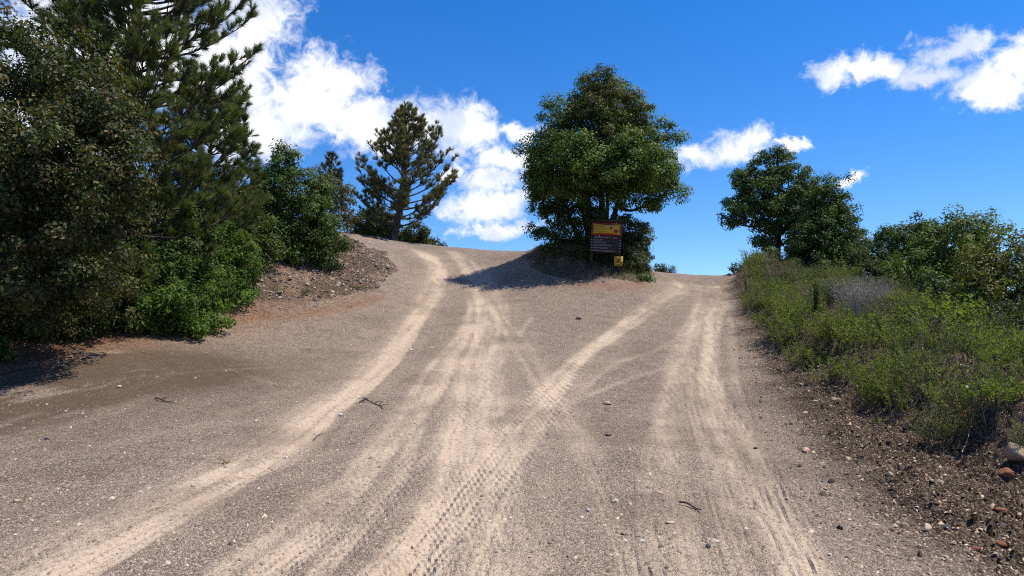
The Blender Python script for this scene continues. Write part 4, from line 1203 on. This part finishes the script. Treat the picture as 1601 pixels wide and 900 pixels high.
def rock_label(zone, ck, sz, q):
    size = 'small' if sz < 0.12 else ('large' if sz > 0.5 else 'middling')
    px = 800 + F * q[0] / q[1]; py = HZ - F * (float(gz(q[0], q[1])[0]) - CZ) / q[1]
    cn = {'tan': 'tan', 'cream': 'cream', 'slate': 'blue-grey', 'grey': 'grey', 'rust': 'rusty', 'dark': 'blackish', 'white': 'white', 'peach': 'peach'}[ck]
    if zone == 'mound':
        return f"{size} {cn} angular rock {'high up' if py < 400 else ('low down' if py > 435 else 'halfway up')} on the rubble bank's {'shrub side' if px < 465 else ('road side' if px > 550 else 'middle')}"
    if zone == 'verge':
        return f"{size} {cn} angular stone in the right verge spoil {'near the peach rock' if abs(py - 709) < 50 else ('by the tan rock' if abs(py - 625) < 35 else ('in the lower right foreground' if py > 759 else ('towards the right crest' if py < 520 else 'below the green verge herbs')))}"
    if zone == 'island':
        return f"{size} {cn} stone on the shaded middle mound {'left of the sparse shrub' if px < 860 else ('under the trail sign' if px > 915 else 'between shrub and sign')}"
    return f"{size} {cn} stone at the left road edge {'below the bright green shrubs' if px > 200 else ('below the dark shrub' if px > 60 else 'near the left picture edge')}"


rock_sets = [
    ('angular grey-brown rock scattered over the rubble bank at left', 'rocks on the left rubble bank', 48, 'mound', ('grey', 'tan', 'grey', 'slate', 'cream'), (0.06, 0.17)),
    ('angular stone in the dark spoil along the right verge', 'stones in the right verge spoil', 85, 'verge', ('tan', 'cream', 'dark', 'grey', 'rust', 'dark'), (0.025, 0.065)),
    ('loose stone on the shaded mound under the large tree', 'stones on the middle mound', 26, 'island', ('grey', 'dark', 'tan'), (0.06, 0.15)),
    ('brown stone at the left road edge below the thicket', 'stones at the left road edge', 24, 'left', ('tan', 'rust', 'grey'), (0.03, 0.07))]
for lab, grp, cnt, zone, cks, rng_r in rock_sets:
    g = np.random.default_rng(len(lab)); protos = {}
    k = 0
    while k < cnt:
        if zone == 'mound':
            q = gp(g.uniform(395, 625), g.uniform(372, 470))[:2]
            if not inside(q[:1], q[1:], MOUND)[0]: continue
        elif zone == 'verge':
            t = g.random(); i = int(t * (len(VERGE) - 1)); q = VERGE[i] + g.normal(0, 0.35, 2) + [0.45, 0.1]
            if q[1] < 4.6: continue
        elif zone == 'island':
            q = gp(g.uniform(815, 1015), g.uniform(395, 442))[:2]
        else:
            q = gp(g.uniform(-20, 420), 0)[:2] if False else EDGE_L[g.integers(8, len(EDGE_L))] + g.normal(0, 0.3, 2)
        ck = cks[g.integers(len(cks))]; key = (ck, int(g.integers(3)))
        if key not in protos:
            protos[key] = rock_mesh(hash(key[1]) + 50 + 10 * cks.index(ck), RC[ck], g.uniform(0.45, 0.75), 1)
        sz = g.random() ** 2.2
        rad = rng_r[0] + (rng_r[1] - rng_r[0]) * sz
        o = obj('rock', protos[key], M_rock, None, (q[0], q[1], float(gz(q[0], q[1])[0]) + rad * 0.18), rock_label(zone, ck, sz, q), 'rock', grp)
        o.scale = (rad, rad, rad); o.rotation_euler = (g.normal(0, 0.3), g.normal(0, 0.3), g.uniform(0, 6.28)); k += 1


def stick(name, label, cat, pix, rad, c, sides_=(), lift=0.012):
    """a fallen stick following photo points on the ground; sides_: side twigs as (index, angle, length)"""
    P = np.array([gp(*p) for p in pix]); P[:, 2] = gz(P[:, 0], P[:, 1]) + lift + rad
    b = MB(); Q_ = smooth_poly(P, 4); n = len(Q_)
    Q_[:, 2] += 0.012 * np.sin(np.linspace(0, 7, n))
    b.tube(Q_, np.linspace(rad, rad * 0.55, n), 6, c)
    base = P[0].copy()
    root = obj(name, b.mesh(name, base), M_twig, None, base, label, cat)
    for k, (i, ang, ln) in enumerate(sides_):
        s0 = Q_[min(n - 1, int(i * (n - 1)))]; e = s0 + ln * np.array([math.cos(ang), math.sin(ang), 0.25])
        b2 = MB(); b2.tube(curve(s0, e, [0, 0, 0.02], 4), np.linspace(rad * 0.7, rad * 0.3, 4), 5, c)
        obj('side_twig', b2.mesh('side_twig', base), M_twig, root)
    return root


stick('fallen_stick', 'dark fallen stick with whitish broken end on the gravel at left', 'stick', [(243, 623), (253, 627), (263, 629), (272, 630)], 0.014, (0.055, 0.04, 0.035), [(0.4, 0.4, 0.12)])
b = MB(); p = gp(274, 629); b.box((0, 0, 0), (0.05, 0.04, 0.03)); 
rk = obj('bark_chip', rock_mesh(501, RC['white'], 0.5, 1), M_rock, None, (p[0], p[1], gz(p[0], p[1])[0] + 0.012), 'white chip at the end of the dark fallen stick', 'chip'); rk.scale = (0.04, 0.03, 0.03)
stick('branching_twig', 'black branching twig lying on the left road between two pale tracks', 'twig', [(562, 630), (572, 628), (585, 631), (594, 635), (599, 642)], 0.012, (0.03, 0.024, 0.022), [(0.2, -0.9, 0.16), (0.35, 2.4, 0.14), (0.55, -0.5, 0.2), (0.7, 1.0, 0.15), (0.3, -2.2, 0.2), (0.85, 0.2, 0.12)])
stick('thin_twig', 'thin dark twig on the gravel left of the white pebble', 'twig', [(490, 688), (496, 682), (501, 675), (507, 667)], 0.007, (0.06, 0.045, 0.035), [(0.4, 0.1, 0.1), (0.3, 2.6, 0.09)])
stick('pale_stick', 'pale thin straight stick on the dusty track at lower left', 'stick', [(233, 797), (246, 792), (257, 788), (268, 783)], 0.007, (0.45, 0.37, 0.28))
stick('bark_strip', 'dark curved strip of bark on the gravel at lower right', 'bark', [(1061, 787), (1074, 790), (1086, 795), (1095, 802)], 0.011, (0.06, 0.045, 0.04))
stick('fallen_leaf_stem', 'curled brown leaf on the brightest dusty wheel track', 'leaf', [(349, 730), (354, 727), (360, 725)], 0.011, (0.16, 0.09, 0.04), [(0.6, 2.9, 0.13)])
stick('dry_stalk', 'long pale dry stalk leaning among herbs at the right picture edge', 'stalk', [(1562, 678), (1578, 668), (1592, 660), (1610, 650)], 0.008, (0.5, 0.42, 0.33), lift=0.12)
stick('dry_stalk', 'short pale dry stalk above the dark hollow in the right bank', 'stalk', [(1502, 718), (1510, 706), (1520, 694)], 0.006, (0.5, 0.42, 0.33), lift=0.08)
stick('dry_stalk', 'pale dry stalk in grass above the flowering herb', 'stalk', [(1430, 614), (1436, 604), (1442, 594)], 0.007, (0.5, 0.42, 0.33), lift=0.12)


def scatter_stones(name, label, X, Y, rad, cols, g, sink=0.3, cat='gravel'):
    # half-buried broken stones: a ring at the soil, an off-centre ridge on top
    O = np.array([[1, 0, -0.5], [0, 1, -0.5], [-1, 0, -0.5], [0, -1, -0.5], [0.42, 0.15, 1], [-0.45, -0.1, 0.85]], float)
    OF = np.array([[0, 1, 4], [1, 2, 5], [1, 5, 4], [2, 3, 5], [3, 0, 4], [3, 4, 5]])
    n = len(X); a = g.uniform(0, 6.28, n)
    S = np.stack([g.uniform(0.7, 1.35, n), g.uniform(0.6, 1.1, n), g.uniform(0.35, 0.75, n)], 1) * rad[:, None]
    V = O[None] * S[:, None] * g.uniform(0.75, 1.2, (n, 6, 1)) + g.normal(0, 0.16, (n, 6, 3)) * rad[:, None, None]
    ca, sa = np.cos(a)[:, None], np.sin(a)[:, None]
    V = np.stack([V[..., 0] * ca - V[..., 1] * sa, V[..., 0] * sa + V[..., 1] * ca, V[..., 2]], -1)
    Z = gz(X, Y) + S[:, 2] * (1 - 2 * sink)
    V += np.stack([X, Y, Z], 1)[:, None]
    Fc = (OF[None] + (np.arange(n) * 6)[:, None, None]).reshape(-1, 3)
    C = np.repeat(pick(cols, n, g), 6, 0)
    return obj(name, np_mesh(name, V.reshape(-1, 3), Fc, C), M_gravel, None, None, label, cat, None, 'stuff')


g = np.random.default_rng(5)
n = 52000
u = g.random(n); Y = 1 / (u / 4.4 + (1 - u) / 26.0); X = g.uniform(-900, 900, n) / F * Y
zz, _, _, _, _, _ = zones(X, Y)
keep = g.random(n) > 0.8 * zz['dust'] + 0.8 * zz['verge'] + 0.5 * zz['damp'] - 0.3 * (fbm(X * 1.1, Y * 1.1, 88, 3) - 0.3)
X, Y = X[keep], Y[keep]
rad = np.clip(np.exp(g.normal(math.log(0.0062), 0.55, len(X))), 0.003, 0.032)
GC = ((0.22, 0.165, 0.122), (0.27, 0.205, 0.152), (0.17, 0.135, 0.108), (0.32, 0.25, 0.19), (0.42, 0.34, 0.265), (0.20, 0.155, 0.12), (0.13, 0.11, 0.095), (0.24, 0.19, 0.15))
scatter_stones('gravel', 'loose grey and tan gravel strewn over the dirt road', X, Y, rad, GC, g)
n = 16000
i = g.integers(0, len(VERGE), n); off = g.normal(0.45, 0.55, n)
X = VERGE[i, 0] + off * 0.85 + g.normal(0, 0.25, n); Y = VERGE[i, 1] + g.normal(0, 0.3, n)
k = (Y > 4.3); X, Y = X[k], Y[k]
rad = np.clip(np.exp(g.normal(math.log(0.0095), 0.6, len(X))), 0.004, 0.04)
scatter_stones('spoil_clods', 'dark clods and pale chips in the graded spoil along the right verge', X, Y, rad,
               ((0.06, 0.042, 0.029), (0.08, 0.056, 0.039), (0.05, 0.035, 0.025), (0.10, 0.07, 0.05), (0.07, 0.05, 0.035), (0.38, 0.28, 0.2), (0.085, 0.06, 0.042), (0.055, 0.04, 0.028)), g, 0.2, 'soil')
n = 9000
X = g.uniform(MOUND[:, 0].min(), MOUND[:, 0].max(), n); Y = g.uniform(MOUND[:, 1].min(), MOUND[:, 1].max(), n)
k = inside(X, Y, MOUND); X, Y = X[k], Y[k]
rad = np.clip(np.exp(g.normal(math.log(0.032), 0.5, len(X))), 0.012, 0.09)
scatter_stones('rubble', 'broken grey and rusty rubble covering the left bank', X, Y, rad, ((0.11, 0.083, 0.066), (0.14, 0.095, 0.068), (0.075, 0.06, 0.05), (0.17, 0.12, 0.088), (0.28, 0.22, 0.17), (0.13, 0.07, 0.046), (0.065, 0.052, 0.046)), g, 0.25, 'rubble')


def litter(name, label, X, Y, L, wd, cols, g, mat, cat, up=0.35):
    n = len(X); a = g.uniform(0, 6.28, n)
    Tn = np.stack([np.cos(a), np.sin(a), g.normal(0.05, 0.2, n)], 1)
    N = unit(np.array([0, 0, 1.0]) + up * rand_dirs(n, g))
    b = MB(); add_leaves(b, np.stack([X, Y, gz(X, Y) + 0.008], 1), N, Tn, L, wd, pick(cols, n, g), 0.4)
    return obj(name, b.mesh(name), mat, None, None, label, cat, None, 'stuff')


n = 5000
i = g.integers(0, len(VERGE), n)
X = VERGE[i, 0] + g.normal(0.4, 0.6, n); Y = VERGE[i, 1] + g.normal(0.0, 0.4, n); k = Y > 4.3
litter('leaf_litter', 'pale dry leaves littering the foot of the right verge', X[k], Y[k], g.uniform(0.02, 0.06, k.sum()), g.uniform(0.006, 0.016, k.sum()), ((0.45, 0.34, 0.23), (0.3, 0.2, 0.12), (0.5, 0.42, 0.32), (0.2, 0.12, 0.07)), g, M_dry, 'litter')
n = 9000
i = g.integers(0, len(EDGE_L), n); X = EDGE_L[i, 0] + g.normal(-0.25, 0.45, n); Y = EDGE_L[i, 1] + g.normal(0.25, 0.45, n); k = (Y > 8)
litter('pine_litter', 'rusty pine needles and leaves along the left road edge', X[k], Y[k], g.uniform(0.05, 0.17, k.sum()), 0.006, ((0.30, 0.13, 0.055), (0.38, 0.2, 0.1), (0.22, 0.1, 0.05), (0.42, 0.3, 0.2)), g, M_dry, 'litter')

# ------------------------------------------------------------------ herbs, grass and dry weeds on the verge
def herb_geo(seed, h, nst, lpl, leaf, lw, cols, stemc, spread=0.5, lean=0.25, lo=0.25):
    g = np.random.default_rng(seed); sb = MB(); lb = MB()
    for _ in range(nst):
        a = g.uniform(0, 6.28); r = g.random() ** 0.6
        hh_ = h * g.uniform(0.6, 1.1)
        p0 = np.array([math.cos(a) * r * spread * 0.35, math.sin(a) * r * spread * 0.35, -0.03])
        p1 = p0 + np.array([math.cos(a) * r * spread * 0.6, math.sin(a) * r * spread * 0.6, hh_]) + g.normal(0, 0.04, 3)
        cv = curve(p0, p1, [math.cos(a) * lean * -0.1, math.sin(a) * lean * -0.1, 0.05], 5)
        sb.tube(cv, np.linspace(0.004, 0.0018, 5), 3, stemc)
        t = g.uniform(lo, 1.0, lpl)
        q = np.stack([np.interp(t, np.linspace(0, 1, 5), cv[:, k]) for k in range(3)], 1)
        d = unit(np.stack([g.normal(size=lpl), g.normal(size=lpl), g.uniform(0.2, 1.3, lpl)], 1))
        add_leaves(lb, q, rand_dirs(lpl, g) + [0, 0, 0.8], d, leaf * g.uniform(0.6, 1.2, lpl), lw, pick(cols, lpl, g), 0.25)
    return sb, lb


def herb(name, label, cat, p, geo, mat, group=None, rz=0.0, sc=1.0, stem_name='stems', leaf_name='leaves'):
    root = thing(name, p, label, cat, group, rz); root.scale = (sc, sc, sc)
    obj(stem_name, geo[0].mesh(stem_name), M_twig, root)
    obj(leaf_name, geo[1].mesh(leaf_name), mat, root, kind='stuff')
    return root


def ground_pt(px, py):
    p = gp(px, py); p[2] = float(gz(p[0], p[1])[0]); return p


HG = ((0.11, 0.15, 0.036), (0.14, 0.18, 0.045), (0.09, 0.125, 0.032), (0.165, 0.18, 0.068))
HD = ((0.07, 0.105, 0.03), (0.09, 0.125, 0.04), (0.055, 0.085, 0.028))
HGY = ((0.12, 0.14, 0.06), (0.155, 0.17, 0.085), (0.10, 0.12, 0.05))
DRY = ((0.24, 0.18, 0.12), (0.18, 0.135, 0.09), (0.30, 0.235, 0.155), (0.14, 0.11, 0.08))
GREYD = ((0.34, 0.30, 0.29), (0.26, 0.225, 0.22), (0.42, 0.38, 0.36))
kinds = {
    'green': [herb_geo(300 + k, 0.50 + 0.07 * k, 22, 24, 0.068, 0.0085, HG, (0.10, 0.12, 0.04), 0.55) for k in range(4)],
    'dark': [herb_geo(310 + k, 0.48 + 0.06 * k, 30, 30, 0.036, 0.006, HD, (0.07, 0.06, 0.04)) for k in range(3)],
    'grey': [herb_geo(320 + k, 0.58, 34, 24, 0.05, 0.0055, HGY, (0.14, 0.12, 0.09)) for k in range(2)],
    'dry': [herb_geo(330 + k, 0.72, 52, 14, 0.055, 0.0035, DRY + ((0.32, 0.27, 0.24),), (0.24, 0.185, 0.125), 0.7, lo=0.45) for k in range(2)],
}
KL = {'green': ('leafy_herb', 'fresh green leafy herb in the thick growth on the right verge', 'fresh green herbs on the right verge'),
      'dark': ('small_leaved_herb', 'dark small-leaved herb in the thick growth on the right verge', 'dark herbs on the right verge'),
      'grey': ('grey_green_herb', 'grey-green fine-leaved herb in the thick growth on the right verge', 'grey-green herbs on the right verge'),
      'dry': ('dry_weed', 'dry brownish wiry weed in the thick growth on the right verge', 'dry weeds on the right verge')}
# unmistakable plants
herb('grey_broom', 'dry silvery-lavender wiry clump in the middle of the right verge', 'plant', ground_pt(1345, 530), herb_geo(401, 0.95, 170, 12, 0.06, 0.0035, GREYD, (0.40, 0.37, 0.40), 0.9, lo=0.5), M_dry, sc=1.02)
herb('yellow_green_bush', 'rounded yellow-green leafy plant in front of the dark hollow, right verge', 'plant', ground_pt(1468, 545), herb_geo(402, 0.72, 60, 26, 0.075, 0.015, ((0.15, 0.20, 0.03), (0.20, 0.24, 0.045), (0.11, 0.16, 0.03)), (0.1, 0.09, 0.05), 0.8, lo=0.35), M_herb, sc=1.35)
fh = herb('flowering_herb', 'feathery herb with small yellow flowers at the edge of the right bank', 'plant', ground_pt(1470, 705), herb_geo(403, 0.52, 60, 34, 0.045, 0.004, HGY + HD, (0.12, 0.11, 0.06), 0.55), M_herb)
fb = MB(); fg = np.random.default_rng(9)
fp = np.stack([fg.uniform(-0.05, 0.36, 14), fg.uniform(-0.25, 0.1, 14), fg.uniform(0.22, 0.52, 14)], 1)
for q in fp:
    Vi, Fi = ico(0); fb.add(Vi * 0.013 * [1, 1, 0.6] + q, Fi, (0.75, 0.36, 0.02)); fb.tube(np.array([q, q * [0.5, 0.5, 0] + [0, 0, 0.05]]), 0.0018, 3, (0.12, 0.14, 0.05))
obj('flowers', fb.mesh('flowers'), M_herb, fh)
herb('dark_weed', 'upright dark narrow weed standing in the green herbs of the right verge', 'plant', ground_pt(1275, 535), herb_geo(404, 0.95, 10, 60, 0.06, 0.012, DKGREEN, (0.04, 0.035, 0.03), 0.16, lo=0.3), M_herb, sc=1.2)
herb('leafy_sprout', 'tiny bright green sprout on bare soil left of the flowering herb', 'plant', ground_pt(1373, 666), herb_geo(405, 0.10, 7, 4, 0.06, 0.013, ((0.16, 0.26, 0.03),), (0.12, 0.2, 0.03), 0.12, lo=0.1), M_herb)
herb('leafy_herb', 'largest bright green herb clump at the verge edge, left of the flowering herb', 'plant', ground_pt(1375, 640), herb_geo(406, 0.80, 70, 34, 0.06, 0.007, HG, (0.1, 0.12, 0.04), 0.75), M_herb)
herb('leafy_herb', 'bright green herb at the verge edge below the upright dark weed', 'plant', ground_pt(1305, 570), herb_geo(407, 0.66, 60, 32, 0.055, 0.007, HG, (0.1, 0.12, 0.04), 0.7), M_herb)
herb('leafy_herb', 'yellowish green low herb on the bank edge above the rust-brown rock', 'plant', ground_pt(1555, 700), herb_geo(408, 0.42, 55, 30, 0.05, 0.007, ((0.15, 0.19, 0.05), (0.12, 0.17, 0.04)), (0.12, 0.12, 0.05), 0.6), M_herb)
for k, (px, py, hh_) in enumerate([(430, 462, 0.25), (470, 462, 0.2), (560, 455, 0.18), (415, 404, 0.3)]):
    herb('bank_weed', ['small green weed at the foot of the rubble bank, nearest the bright shrub', 'small green weed at the foot of the rubble bank, second from the bright shrub', 'tiny green weed low on the road side of the rubble bank', 'green weed high on the rubble bank below the round tree'][k], 'plant',
         ground_pt(px, py), herb_geo(420 + k, hh_, 22, 14, 0.05, 0.008, HD, (0.08, 0.08, 0.04), 0.5), M_herb)

VP = np.vstack([BERM[::-1][:-1] + np.stack([-0.12 + 0.35 * np.sin(np.arange(len(BERM) - 1) * 1.7), np.zeros(len(BERM) - 1)], 1), [(10.5, 6.0), (13.5, 8.0), (13.5, 12), (12.6, 16), (12.2, 22), (12.2, 28), (11.5, 33.0)]])
g = np.random.default_rng(77)
SHOW = [gp(*p_)[:2] for p_ in ((1345, 530), (1468, 545), (1470, 705), (1275, 535), (1503, 612), (1560, 700))]
pts = []
cand = np.stack([g.uniform(6, 16, 30000), g.uniform(5.5, 34, 30000)], 1)
_cx, _cy = cand[:, 0], cand[:, 1]
_ok = inside(_cx, _cy, VP) & (fbm(_cx * 0.9, _cy * 0.9, 191, 2) > np.where(_cy < 13, 0.42, 0.36)) & ~((np.abs(_cx - 6.2) < 0.55) & (np.abs(_cy - 8.5) < 0.5))
for q in cand[_ok]:
    if len(pts) >= 420:
        break
    if any(-0.35 < (u_ * q[1] / v_ - q[0]) < 0.35 and -0.3 < v_ - q[1] < 1.3 for u_, v_ in SHOW):
        continue
    if pts and np.min(np.hypot(*(np.array(pts) - q).T)) < 0.36 + 0.004 * q[1]:
        continue
    pts.append(q)
pts = np.array(sorted(pts, key=lambda q: q[1]))
ZP = gz(pts[:, 0], pts[:, 1])
protos = {}
MARKS = [(1345, 530, 'the silvery-lavender clump'), (1468, 545, 'the rounded yellow-green plant'), (1470, 705, 'the yellow-flowered herb'), (1275, 535, 'the upright dark weed'), (1380, 632, 'the largest bright green clump'),
         (1503, 610, 'the flat white rock'), (1590, 735, 'the tan boulder'), (1220, 440, 'the rusty olive shrub'), (1180, 470, 'the verge end at the crest'), (1560, 560, 'the fine-leaved shrub at right'), (1400, 480, 'the yellow-green bush'), (1290, 450, 'the dense dark oak')]
MARKS = [(gp(a, b)[:2], t) for a, b, t in MARKS]


def whereabouts(q):
    k = int(np.argmin([np.hypot(*(m[0] - q)) for m in MARKS])); d = q - MARKS[k][0]
    rel = 'beside' if np.hypot(*d) < 0.5 else ('behind' if d[1] > abs(d[0]) else ('in front of' if -d[1] > abs(d[0]) else ('right of' if d[0] > 0 else 'left of')))
    return rel + ' ' + MARKS[k][1]


for q, z in zip(pts, ZP):
    nn = float(fbm(np.array([q[0] * 0.45]), np.array([q[1] * 0.45]), 140, 2)[0]) + g.normal(0, 0.10)
    ed = polydist(q[:1], q[1:], BERM)[0][0]
    kind = 'green' if (nn > 0.55 or (ed < 0.6 and nn > 0.44)) else ('dry' if nn > 0.51 else ('dark' if nn > 0.39 else 'grey'))
    v = int(g.integers(len(kinds[kind]))); key = (kind, v)
    nm, lab, grp = KL[kind]
    sc = (0.6 + 1.25 * float(fbm(np.array([q[0] * 0.9]), np.array([q[1] * 0.9]), 171, 2)[0]) ** 1.3 + g.normal(0, 0.12)) * (0.85 if ed < 0.35 else 1.0) * (0.80 if q[1] < 12 else 0.92)
    lab = ('low ' if sc < 0.8 else ('tall ' if sc > 1.0 else 'middle-sized ')) + lab.split(' in the thick')[0] + ' ' + whereabouts(q)
    if key not in protos:
        protos[key] = herb(nm, lab, 'plant', (q[0], q[1], z), kinds[kind][v], M_dry if kind == 'dry' else M_herb, grp, g.uniform(0, 6.28), sc)
    else:
        dup(protos[key], (q[0], q[1], z), g.uniform(0, 6.28), sc, lab)

n = 24000
X = g.uniform(6, 16, n); Y = g.uniform(5.2, 34, n)
k = inside(X, Y, VP) & (fbm(X * 0.8, Y * 0.8, 150, 3) > 0.36); X, Y = X[k], Y[k]; n = len(X)
b = MB(); Tn = unit(np.stack([g.normal(0, 0.35, n), g.normal(0, 0.35, n), np.ones(n)], 1))
gc = np.where((fbm(X * 0.6, Y * 0.6, 160, 3) + g.normal(0, 0.1, n) > 0.5)[:, None], pick(HG, n, g), pick(DRY, n, g))
add_leaves(b, np.stack([X, Y, gz(X, Y) - 0.01], 1), rand_dirs(n, g) * [1, 1, 0.1], Tn, g.uniform(0.15, 0.5, n), 0.004, gc, 0.1)
obj('grass', b.mesh('grass'), M_dry, None, None, 'thin green and dry grass blades between the herbs of the right verge', 'grass', None, 'stuff')
# weeds in the shade of the middle mound
n = 5000
X = g.uniform(1.0, 6.4, n); Y = g.uniform(27.8, 33, n); k = inside(X, Y, CMOUND + [0.0, -0.1]); X, Y = X[k], Y[k]; n = len(X)
b = MB(); Tn = unit(np.stack([g.normal(0, 0.5, n), g.normal(0, 0.5, n), np.ones(n)], 1))
add_leaves(b, np.stack([X, Y, gz(X, Y) - 0.01], 1), rand_dirs(n, g) * [1, 1, 0.1], Tn, g.uniform(0.1, 0.35, n), 0.008, pick(HD + DRY, n, g), 0.1)
obj('mound_weeds', b.mesh('mound_weeds'), M_herb, None, None, 'low weeds and dry grass on the shaded mound below the trail sign', 'grass', None, 'stuff')

# ------------------------------------------------------------------ labels: look-alikes are told apart by their distance
ORD = ['nearest', 'second nearest', 'third nearest', 'fourth nearest', 'fifth nearest', 'sixth nearest', 'seventh nearest', 'eighth nearest', 'ninth nearest', 'tenth nearest', 'eleventh nearest', 'twelfth nearest', 'thirteenth nearest', 'fourteenth nearest', 'fifteenth nearest', 'sixteenth nearest', 'seventeenth nearest', 'eighteenth nearest']
same = {}
for o in scene.objects:
    if o.parent is None and 'label' in o and 'group' in o:
        same.setdefault(o['label'], []).append(o)
for lab, os_ in same.items():
    if len(os_) > 1:
        os_.sort(key=lambda o: o.location.length)
        for o, w in zip(os_, ORD):
            o['label'] = lab + ', ' + w
